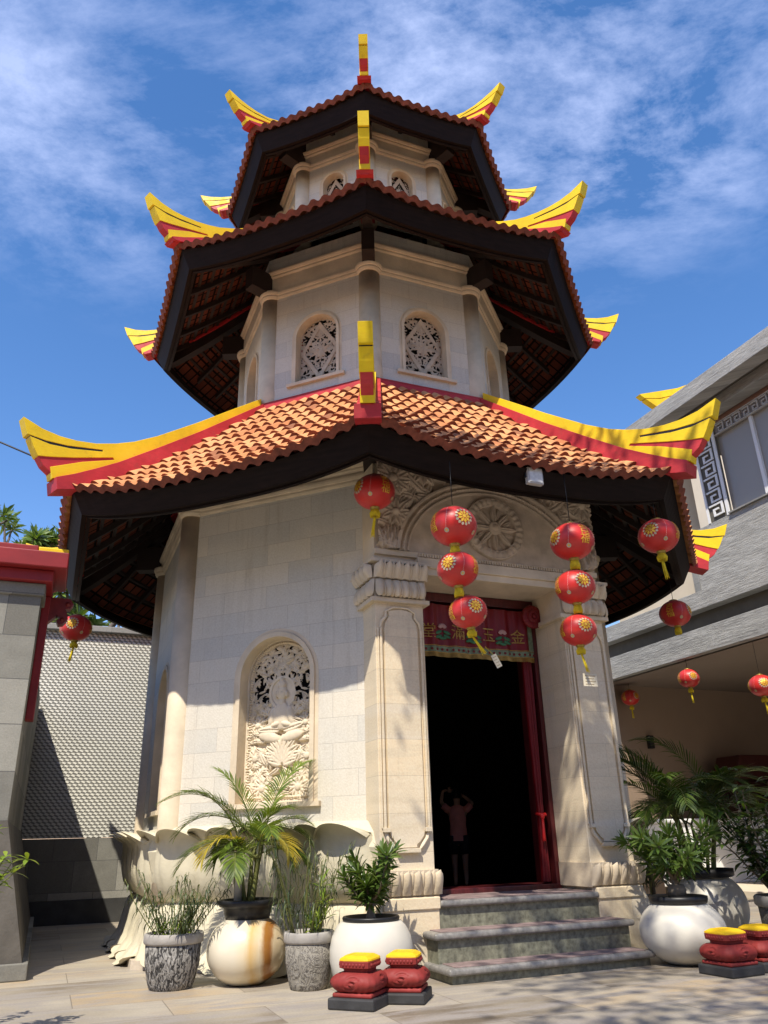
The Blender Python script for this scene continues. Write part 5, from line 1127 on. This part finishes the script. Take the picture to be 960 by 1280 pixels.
# D: white barrel pot with desert rose
def desert_rose(t, z0, H, seed, spread=0.30, n=7, L=0.12):
    r_ = random.Random(seed); mb = MB(); mf = MB(); trunk = wander((0, 0, z0), (0.02, 0, 1), 0.12, 3, r_, 0.08); mb.tube(trunk, [0.045, 0.036, 0.028, 0.024], 8)
    for k in range(n):
        a = 2*PI*k/n+r_.uniform(-0.3, 0.3); sp_ = r_.uniform(0.15, 1)*spread/0.3; br = wander(trunk[-1-(k % 2)], (math.cos(a)*sp_*1.05, math.sin(a)*sp_*1.05, 0.85), H*r_.uniform(0.45, 1.0), 6, r_, 0.14, 0.04)
        mb.tube(br, [0.016*(1-0.09*i) for i in range(7)], 6)
        for j in (2, 3, 4, 5, 6):
            ax = (br[j]-br[j-1]).normalized()+Vector((r_.uniform(-0.5, 0.5), r_.uniform(-0.5, 0.5), 0)); rosette(mf, br[j], ax, 13 if j < 6 else 18, L*(0.8+0.2*(j == 6)), 0.030, r_, 0, 0.35, (0.3, 1.5))
    mb.build('stem', stemb, t); mf.build('foliage', Lf, t)
t = thing('potted_plant', 'white barrel pot with a bushy desert rose behind the two red plinth stools', 'potted plant', (-0.185, 6.74, 0), 0, GP)
mb = MB(); h = 0.455; mb.lathe([(0.20, 0), (0.25, 0.015), (0.295, 0.09), (0.318, 0.19), (0.318, 0.27), (0.300, 0.35), (0.262, 0.42), (0.235, 0.447), (0.20, 0.45)], 56); mb.build('pot', whiteg, t)
mb = MB(); mb.lathe([(0.195, 0.43), (0.215, 0.452), (0.222, 0.47), (0.215, 0.482), (0.195, 0.48), (0.185, 0.45)], 40); nb = mb.build('nursery_pot', M['black'], t); mb = MB(); mb.lathe([(0.001, 0.455), (0.19, 0.452)], 24); mb.build('soil', soil, nb)
desert_rose(t, 0.45, 0.46, 14, 0.42, 10, 0.13)
# right side pots
GQ = 'potted plants right of the steps'
t = thing('potted_plant', 'round white ball pot with a desert rose right of the steps', 'potted plant', (2.44, 7.50, 0), 0, GQ)
ball_pot(t, 0.355, 0.49, whiteg, 0.2)
mb = MB(); mb.lathe([(0.235, 0.46), (0.243, 0.487), (0.243, 0.51), (0.22, 0.516), (0.0, 0.512)], 40); nb = mb.build('pot_lid', M['black'], t); mb = MB(); mb.lathe([(0.07, 0.512), (0.08, 0.56), (0.065, 0.60), (0.0, 0.60)], 24); mb.build('root_collar', stemb, nb)
desert_rose(t, 0.52, 0.66, 31, 0.50, 13, 0.15)
t = thing('potted_palm', 'tall dark areca palm in the off-white pot behind the round white one', 'potted palm', (3.20, 8.85, 0), 0, GQ)
ball_pot(t, 0.36, 0.62, whiteg, 0.2); mb = MB(); mb.lathe([(0.25, 0.585), (0.275, 0.60), (0.275, 0.665), (0.25, 0.665), (0.24, 0.62), (0, 0.615)], 36); mb.build('nursery_pot', M['black'], t)
r_ = random.Random(17); mb = MB(); canes = []
for k in range(9):
    a = r_.uniform(0, 2*PI); rr = r_.uniform(0.03, 0.13); pts = wander((rr*math.cos(a), rr*math.sin(a), 0.6), (0.35*math.cos(a), 0.35*math.sin(a), 1.7), r_.uniform(0.40, 0.75), 6, r_, 0.05); mb.tube(pts, [0.020-0.001*i for i in range(7)], 7); canes.append(pts[-1])
mb.build('cane', stemg, t); mb = MB()
for i in range(27):
    az = i*2.4+r_.uniform(-0.3, 0.3); frond(mb, canes[i % 9], az, r_.uniform(0.7, 1.2), r_.uniform(0.55, 1.35), r_.uniform(1.1, 2.3), 28, 0.27, 0.022, r_, 0, 1, 0.3, 0.2)
frond(mb, canes[0], PI+0.25, 1.05, 0.95, 1.35, 34, 0.34, 0.024, r_, 0, 1, 0.5, 0.15)
foliage_obj(mb, 'fronds', [leaf_mat('shaded_palm_leaflets', (0.025, 0.055, 0.008), (0.09, 0.14, 0.02)), stemg], t)  # darker copy of the palm greens, with shade included in the colour
t = thing('potted_plant', 'dark ringed cement pot with a dense broad-leaved shrub at the right edge', 'potted plant', (3.66, 8.0, 0), 0, GQ)
taper_pot(t, 0.33, 0.46, carved_cement('dark_ringed_cement', 'leaf')); r_ = random.Random(44); mb = MB(); mf = MB()
for k in range(28):
    a = r_.uniform(0, 2*PI); br = wander((0.15*math.cos(a), 0.15*math.sin(a), 0.43), (0.55*math.cos(a), 0.55*math.sin(a), 1.2), r_.uniform(0.5, 1.12), 8, r_, 0.14); mb.tube(br, [0.012*(1-0.08*i) for i in range(9)], 5)
    for j in range(2, 9):
        for q in range(7):
            az = r_.uniform(0, 2*PI); blade(mf, br[j], (math.cos(az), math.sin(az), r_.uniform(-0.2, 0.7)), r_.uniform(0.12, 0.21), r_.uniform(0.035, 0.058), r_.uniform(0.4, 1.3), 0, 4, 0.2)
mb.build('stem', stemb, t); mf.build('foliage', Ld, t)
t = thing('potted_plant', 'drooping long-leaved plant in a black pot between the pillar and the white pots', 'potted plant', (2.95, 9.9, 0), 0, GQ)
taper_pot(t, 0.22, 0.36, M['black']); r_ = random.Random(9); mb = MB()
for k in range(60): a = r_.uniform(0, 2*PI); blade(mb, (0.05*math.cos(a), 0.05*math.sin(a), 0.42+r_.uniform(0, 0.45)), (math.cos(a), math.sin(a), r_.uniform(0.4, 1.4)), r_.uniform(0.4, 0.65), 0.035, 2.6, 0, 8, 0.2)
mb.tube([(0, 0, 0.34), (0, 0, 0.9)], 0.03, 6, 1); mb.build('foliage', [leaf_mat('striped_pale_leaves', (0.03, 0.05, 0.015), (0.20, 0.20, 0.10)), stemb], t)
# leaning shrub just outside the frame at the left
t = thing('potted_shrub', 'bright lime-leaved shrub spray reaching in at the left edge by the gatehouse', 'potted shrub', (-2.72, 5.1, 0)); taper_pot(t, 0.20, 0.36, potC)
r_ = random.Random(2); mb = MB(); mf = MB()
for k in range(12):
    a = r_.uniform(0, 2*PI) if k > 3 else r_.uniform(-0.3, 0.3); br = wander((0, 0, 0.34), (0.55*math.cos(a), 0.5*math.sin(a), 1.2), r_.uniform(0.6, 0.85), 8, r_, 0.12, -0.01); mb.tube(br, [0.010*(1-0.09*i) for i in range(9)], 5)
    for j in range(2, 9):
        for q in range(5): az = r_.uniform(0, 2*PI); blade(mf, br[j], (math.cos(az), math.sin(az), r_.uniform(-0.2, 0.9)), r_.uniform(0.07, 0.11), r_.uniform(0.026, 0.036), 0.7, 0, 4, 0.2)
mb.build('stem', stemg, t); mf.build('foliage', Ll, t)
# ---------------------------------------------------------------- frangipani trees behind the wall
def frangipani(name, label, loc, H, seed, crown=2.2, nb=16, L=0.36):
    t = thing(name, label, 'tree', loc, 0, 'frangipani trees beyond the boundary wall'); r_ = random.Random(seed); mb = MB(); mf = MB(); tr = wander((0, 0, 0), (0, 0, 1), H*0.55, 6, r_, 0.08); mb.tube(tr, [0.16-0.015*i for i in range(7)], 9)
    def rec(p, d, l, lev, rad):
        br = wander(p, d, l, 4, r_, 0.16, 0.06); mb.tube(br, [rad*(1-0.1*i) for i in range(5)], 6)
        if lev == 0:
            rosette(mf, br[-1], (br[-1]-br[-2]).normalized(), 20, L, 0.085, r_, 0, 0.5, (0.35, 1.65)); return
        for k in range(3 if lev > 1 else 3):
            a = r_.uniform(0, 2*PI); dd = (br[-1]-br[-2]).normalized()+Vector((math.cos(a), math.sin(a), r_.uniform(0, 0.4)))*0.75; rec(br[-1], dd, l*0.72, lev-1, rad*0.68)
    for k in range(5): a = 2*PI*k/5+r_.uniform(-0.3, 0.3); rec(tr[-1-(k % 2)], (math.cos(a)*0.9, math.sin(a)*0.9, 0.9), crown*0.45, 2, 0.085)
    mb.build('trunk', bark, t); mf.build('crown', Lt, t); return t
frangipani('frangipani_tree', 'frangipani tree with long leaf rosettes rising over the gatehouse roof at far left', (-9.0, 17.2, 0), 11.2, 3, 3.0)
frangipani('frangipani_tree', 'frangipani crown showing just over the boundary wall below the left eave', (-5.5, 15.6, 0), 7.3, 12, 2.4)
frangipani('frangipani_tree', 'small frangipani top between the gatehouse cap and the pagoda eave', (-7.5, 15.9, 0), 10.6, 23, 1.5)
# ---------------------------------------------------------------- shade tree behind the camera (its dapples fall on the steps)
t = thing('shade_tree', 'tall courtyard shade tree whose light crown dapples the steps', 'tree', (5.6, -1.6, 0)); r_ = random.Random(77); mb = MB(); mf = MB()
tr = wander((0, 0, 0), (-0.12, 0.12, 1), 6.5, 8, r_, 0.05); mb.tube(tr, [0.26-0.018*i for i in range(9)], 10)
clumps = []
for k in range(60):
    cx, cy, cz = r_.uniform(-0.75, 4.6), r_.uniform(-0.9, 4.0), r_.uniform(8.6, 10.6)
    if (cz-1.02) < 1.62*cy: continue
    clumps.append((cx, cy, cz))
for (cx, cy, cz) in clumps:
    c = Vector((cx-5.6, cy+1.6, cz)); br = [tr[-1].lerp(c, f)+Vector((0, 0, 0.5*math.sin(PI*f))) for f in (0, 0.35, 0.7, 1)]; mb.tube(br, [0.05, 0.035, 0.02, 0.01], 5)
    for q in range(95):
        d = Vector((r_.gauss(0, 1), r_.gauss(0, 1), r_.gauss(0, 0.6))); p = c+d*0.30; blade(mf, p, (r_.gauss(0, 1), r_.gauss(0, 1), r_.gauss(0, 0.5)), r_.uniform(0.12, 0.2), r_.uniform(0.05, 0.08), 0.5, 0, 2, 0.2)
mb.build('trunk', bark, t); mf.build('crown', Ld, t)
# ================================================================== CARVED STOOLS
redst = painted('dull_red_carved_paint', (0.24, 0.028, 0.024), 0.6, (0.09, 0.05, 0.035), 0.6, 1.5); blk = simple('black_painted_foot', (0.035, 0.035, 0.036), 0.65, 0.25, 10, 0.2); ytop = painted('yellow_painted_top', (0.78, 0.48, 0.01), 0.55, (0.30, 0.13, 0.03), 0.5, 1.05)
def sq(r, z, k=0.86, n=7):   # rounded square ring
    out = []
    for i in range(4*n):
        a = 2*PI*(i+0.5)/(4*n); c, s = math.cos(a), math.sin(a); q = (abs(c)**7+abs(s)**7)**(-1/7); out.append((r*q*c, r*q*s, z))
    return out
def stool(loc, rz, sc_, label):
    t = thing('carved_stool', label, 'stool', loc, rz, 'red carved plinth stools with yellow tops'); t.scale = (sc_,)*3
    mb = MB(); mb.box(-0.175, 0.175, -0.175, 0.175, 0.0, 0.072); mb.build('foot', blk, t, bevel=0.012)
    mb = MB(); mb.box(-0.15, 0.15, -0.15, 0.15, 0.0725, 0.10); mb.build('lower_tier', redst, t, bevel=0.01)
    mb = MB(); G = []
    for i in range(19):
        v = i/18; z = 0.10+0.115*v; r = 0.125+0.045*math.sin(PI*v)**0.7; ring = sq(r, z, n=16)
        R2 = []
        for (x, y, zz) in ring:
            l = math.hypot(x, y); u = x if abs(y) > abs(x) else y; w = math.hypot(u/0.10, (v-0.5)/0.62)
            sp_ = math.atan2(v-0.45, u/0.12); dh = 0.011*math.sin(w*17+2*sp_)*math.sin(PI*v)**0.5
            R2.append((x*(1+dh/l), y*(1+dh/l), zz))
        G.append(R2)
    mb.grid(G, 0, True, True); mb.build('body', redst, t)
    mb = MB(); mb.grid([sq(0.118, 0.213), sq(0.095, 0.222), sq(0.098, 0.238), sq(0.122, 0.248), sq(0.124, 0.285), sq(0.117, 0.292)], 0, False, True)
    for s_ in range(4):
        for k in range(7):
            x = -0.078+0.026*k; rot = Matrix.Rotation(s_*PI/2, 3, 'Z')
            a = rot @ Vector((x, -0.121, 0.266)); mb.ellipsoid(a, (0.011, 0.008, 0.013), 6, 4, 0, rot)
    mb.build('neck', redst, t)
    mb = MB(); mb.grid([sq(0.119, 0.286), sq(0.123, 0.293), sq(0.120, 0.303), sq(0.085, 0.322), sq(0.06, 0.324), sq(0.055, 0.320), sq(0.02, 0.322)], 0, False, True); r9 = sq(0.02, 0.322); mb.add(r9, [tuple(range(len(r9)))]); mb.build('top', ytop, t)
stool((-0.245, 6.06, 0), R(-22), 0.95, 'red carved stool with yellow top, nearest, leftmost of the pair by the steps')
stool((0.055, 6.22, 0), R(-12), 0.93, 'red carved stool with yellow top, right-hand one of the pair, touching the steps side')
stool((2.575, 6.92, 0), R(26), 0.97, 'red carved stool with yellow top in front of the round white pot')
stool((2.925, 7.12, 0), R(20), 0.97, 'red carved stool with yellow top cut off by the right edge')
# ================================================================== PERSON inside, seen from behind with raised arms
skin = simple('skin', (0.45, 0.27, 0.18), 0.5, 0.05); shirt = simple('pink_shirt', (0.80, 0.32, 0.26), 0.8, 0.08, 12); shorts = simple('dark_shorts', (0.02, 0.02, 0.025), 0.8, 0.1); hair = simple('black_hair', (0.01, 0.008, 0.007), 0.5, 0.2)
def skin_mesh(name, joints, edges, mats, parent, sub=2):
    me = bpy.data.meshes.new(name); me.from_pydata([j[0] for j in joints], edges, []); 
    o = link(name, me, parent)
    me.skin_vertices.new() if hasattr(me.skin_vertices, 'new') and not me.skin_vertices else None
    m = o.modifiers.new('skin', 'SKIN')
    if me.skin_vertices:
        for v, j in zip(me.skin_vertices[0].data, joints): r = j[1]; v.radius = r if isinstance(r, tuple) else (r, r)
        me.skin_vertices[0].data[0].use_root = True
    s = o.modifiers.new('sub', 'SUBSURF'); s.levels = sub; s.render_levels = sub
    for mm in mats: me.materials.append(mm)
    m.use_smooth_shade = True
    return o
pe = thing('person', 'person in a pink shirt inside the dark hall, arms raised to the head', 'person', (0.85, 10.9, 0.445), R(-8)); pe.scale = (0.765,)*3
J = [((0, 0, 0.78), (0.125, 0.09)), ((0, 0, 0.95), (0.105, 0.08)), ((0, 0.01, 1.12), (0.125, 0.085)), ((0, 0, 1.20), (0.09, 0.06)), ((0, 0, 1.27), 0.045), ((0, 0, 1.36), 0.07), ((0, 0.0, 1.43), 0.075),
     ((0.14, 0, 1.18), 0.05), ((0.27, 0.03, 1.29), 0.036), ((0.13, 0.10, 1.40), 0.027), ((0.09, 0.12, 1.43), 0.02), ((-0.14, 0, 1.18), 0.05), ((-0.27, 0.03, 1.32), 0.036), ((-0.24, 0.06, 1.50), 0.027), ((-0.16, 0.10, 1.52), 0.02),
     ((0.085, 0, 0.68), 0.085), ((0.09, -0.01, 0.42), 0.055), ((0.09, 0.01, 0.10), 0.036), ((0.09, -0.08, 0.035), 0.03), ((-0.085, 0, 0.68), 0.085), ((-0.09, -0.01, 0.42), 0.055), ((-0.09, 0.01, 0.10), 0.036), ((-0.09, -0.08, 0.035), 0.03)]
J = [((p[0], p[1], p[2]), r) for p, r in J]
Ed = [(0, 1), (1, 2), (2, 3), (3, 4), (4, 5), (5, 6), (2, 7), (7, 8), (8, 9), (9, 10), (2, 11), (11, 12), (12, 13), (13, 14), (0, 15), (15, 16), (16, 17), (17, 18), (0, 19), (19, 20), (20, 21), (21, 22)]
body = skin_mesh('body', J, Ed, [skin], pe)
def hand(p, d):
    mb = MB(); d = Vector(d).normalized(); s_ = d.cross(Vector((0, 1, 0))).normalized(); p = Vector(p); mb.ellipsoid(p+d*0.035, (0.035, 0.015, 0.04), 10, 6)
    for k in range(4): f = p+d*0.06+s_*(0.024-0.016*k); L = (0.06, 0.07, 0.066, 0.05)[k]; mb.tube([f, f+d*L*0.5+Vector((0, -0.01, 0)), f+d*L+Vector((0, -0.03, 0))], [0.009, 0.008, 0.006], 6)
    mb.tube([p+s_*0.03, p+s_*0.055+d*0.03, p+s_*0.05+d*0.055], [0.010, 0.009, 0.007], 6); mb.build('hand', skin, pe)
hand((0.09, 0.12, 1.43), (-1, 0.1, 0.15)); hand((-0.16, 0.10, 1.52), (1, 0.1, -0.3))
mb = MB(); P_ = [(0.155, 0.70, 0.115), (0.15, 0.80, 0.11), (0.135, 0.95, 0.10), (0.15, 1.10, 0.105), (0.155, 1.19, 0.09), (0.10, 1.245, 0.07), (0.05, 1.265, 0.055)]
mb.grid([[(a*math.cos(2*PI*k/24), b*math.sin(2*PI*k/24), z) for k in range(24)] for a, z, b in P_], 0, True, True)
for s_ in (-1, 1): mb.tube([(s_*0.10, 0, 1.17), (s_*0.17, 0.01, 1.20), (s_*0.235, 0.02, 1.265)], [0.065, 0.062, 0.060], 12)
mb.build('shirt', shirt, pe)
mb = MB()
for s_ in (-1, 1): mb.tube([(s_*0.07, 0, 0.78), (s_*0.085, 0, 0.66), (s_*0.09, 0, 0.50)], [0.095, 0.10, 0.092], 14)
mb.grid([[(a*math.cos(2*PI*k/24), b*math.sin(2*PI*k/24), z) for k in range(24)] for a, z, b in ((0.15, 0.64, 0.105), (0.15, 0.74, 0.105), (0.14, 0.80, 0.10))], 0, True, True); mb.build('shorts', shorts, pe)
mb = MB(); mb.ellipsoid((0, 0.012, 1.435), (0.088, 0.098, 0.105), 16, 12); mb.ellipsoid((0, -0.075, 1.43), (0.05, 0.05, 0.055), 12, 8); mb.build('hair', hair, pe)
# ================================================================== unseen hall added behind the camera to cut sky fill in the shade
ch = thing('sky_blocking_hall', 'unseen ochre hall added behind the camera to block low sky light', 'building', (0, -9.5, 0))
ochre = simple('ochre_render', (0.24, 0.18, 0.12), 0.9, 0.1, 1.0)
mb = MB(); mb.box(-18, 18, -4, 0, 0, 7.4); mb.build('wall', ochre, ch)
mb = MB(); mb.prism([(-5.0, 7.3), (1.0, 7.3), (0.6, 7.55), (-2.0, 9.4), (-4.6, 7.55)], -18.6, 18.6, 0, 'x'); mb.build('roof', M['tile'], ch)
for k in range(8):
    mb = MB(); x = -15.75+4.5*k; mb.box(x-0.8, x+0.8, 0.0, 0.05, 1.0, 2.8) if k not in (3, 4) else mb.box(x-1.0, x+1.0, 0.0, 0.05, 0.0, 2.9); mb.build('window' if k not in (3, 4) else 'door', M['maroon'], ch)
    mb = MB(); mb.box(x-0.8, x+0.8, 0.0, 0.05, 4.4, 6.0); mb.build('window', M['maroon'], ch)
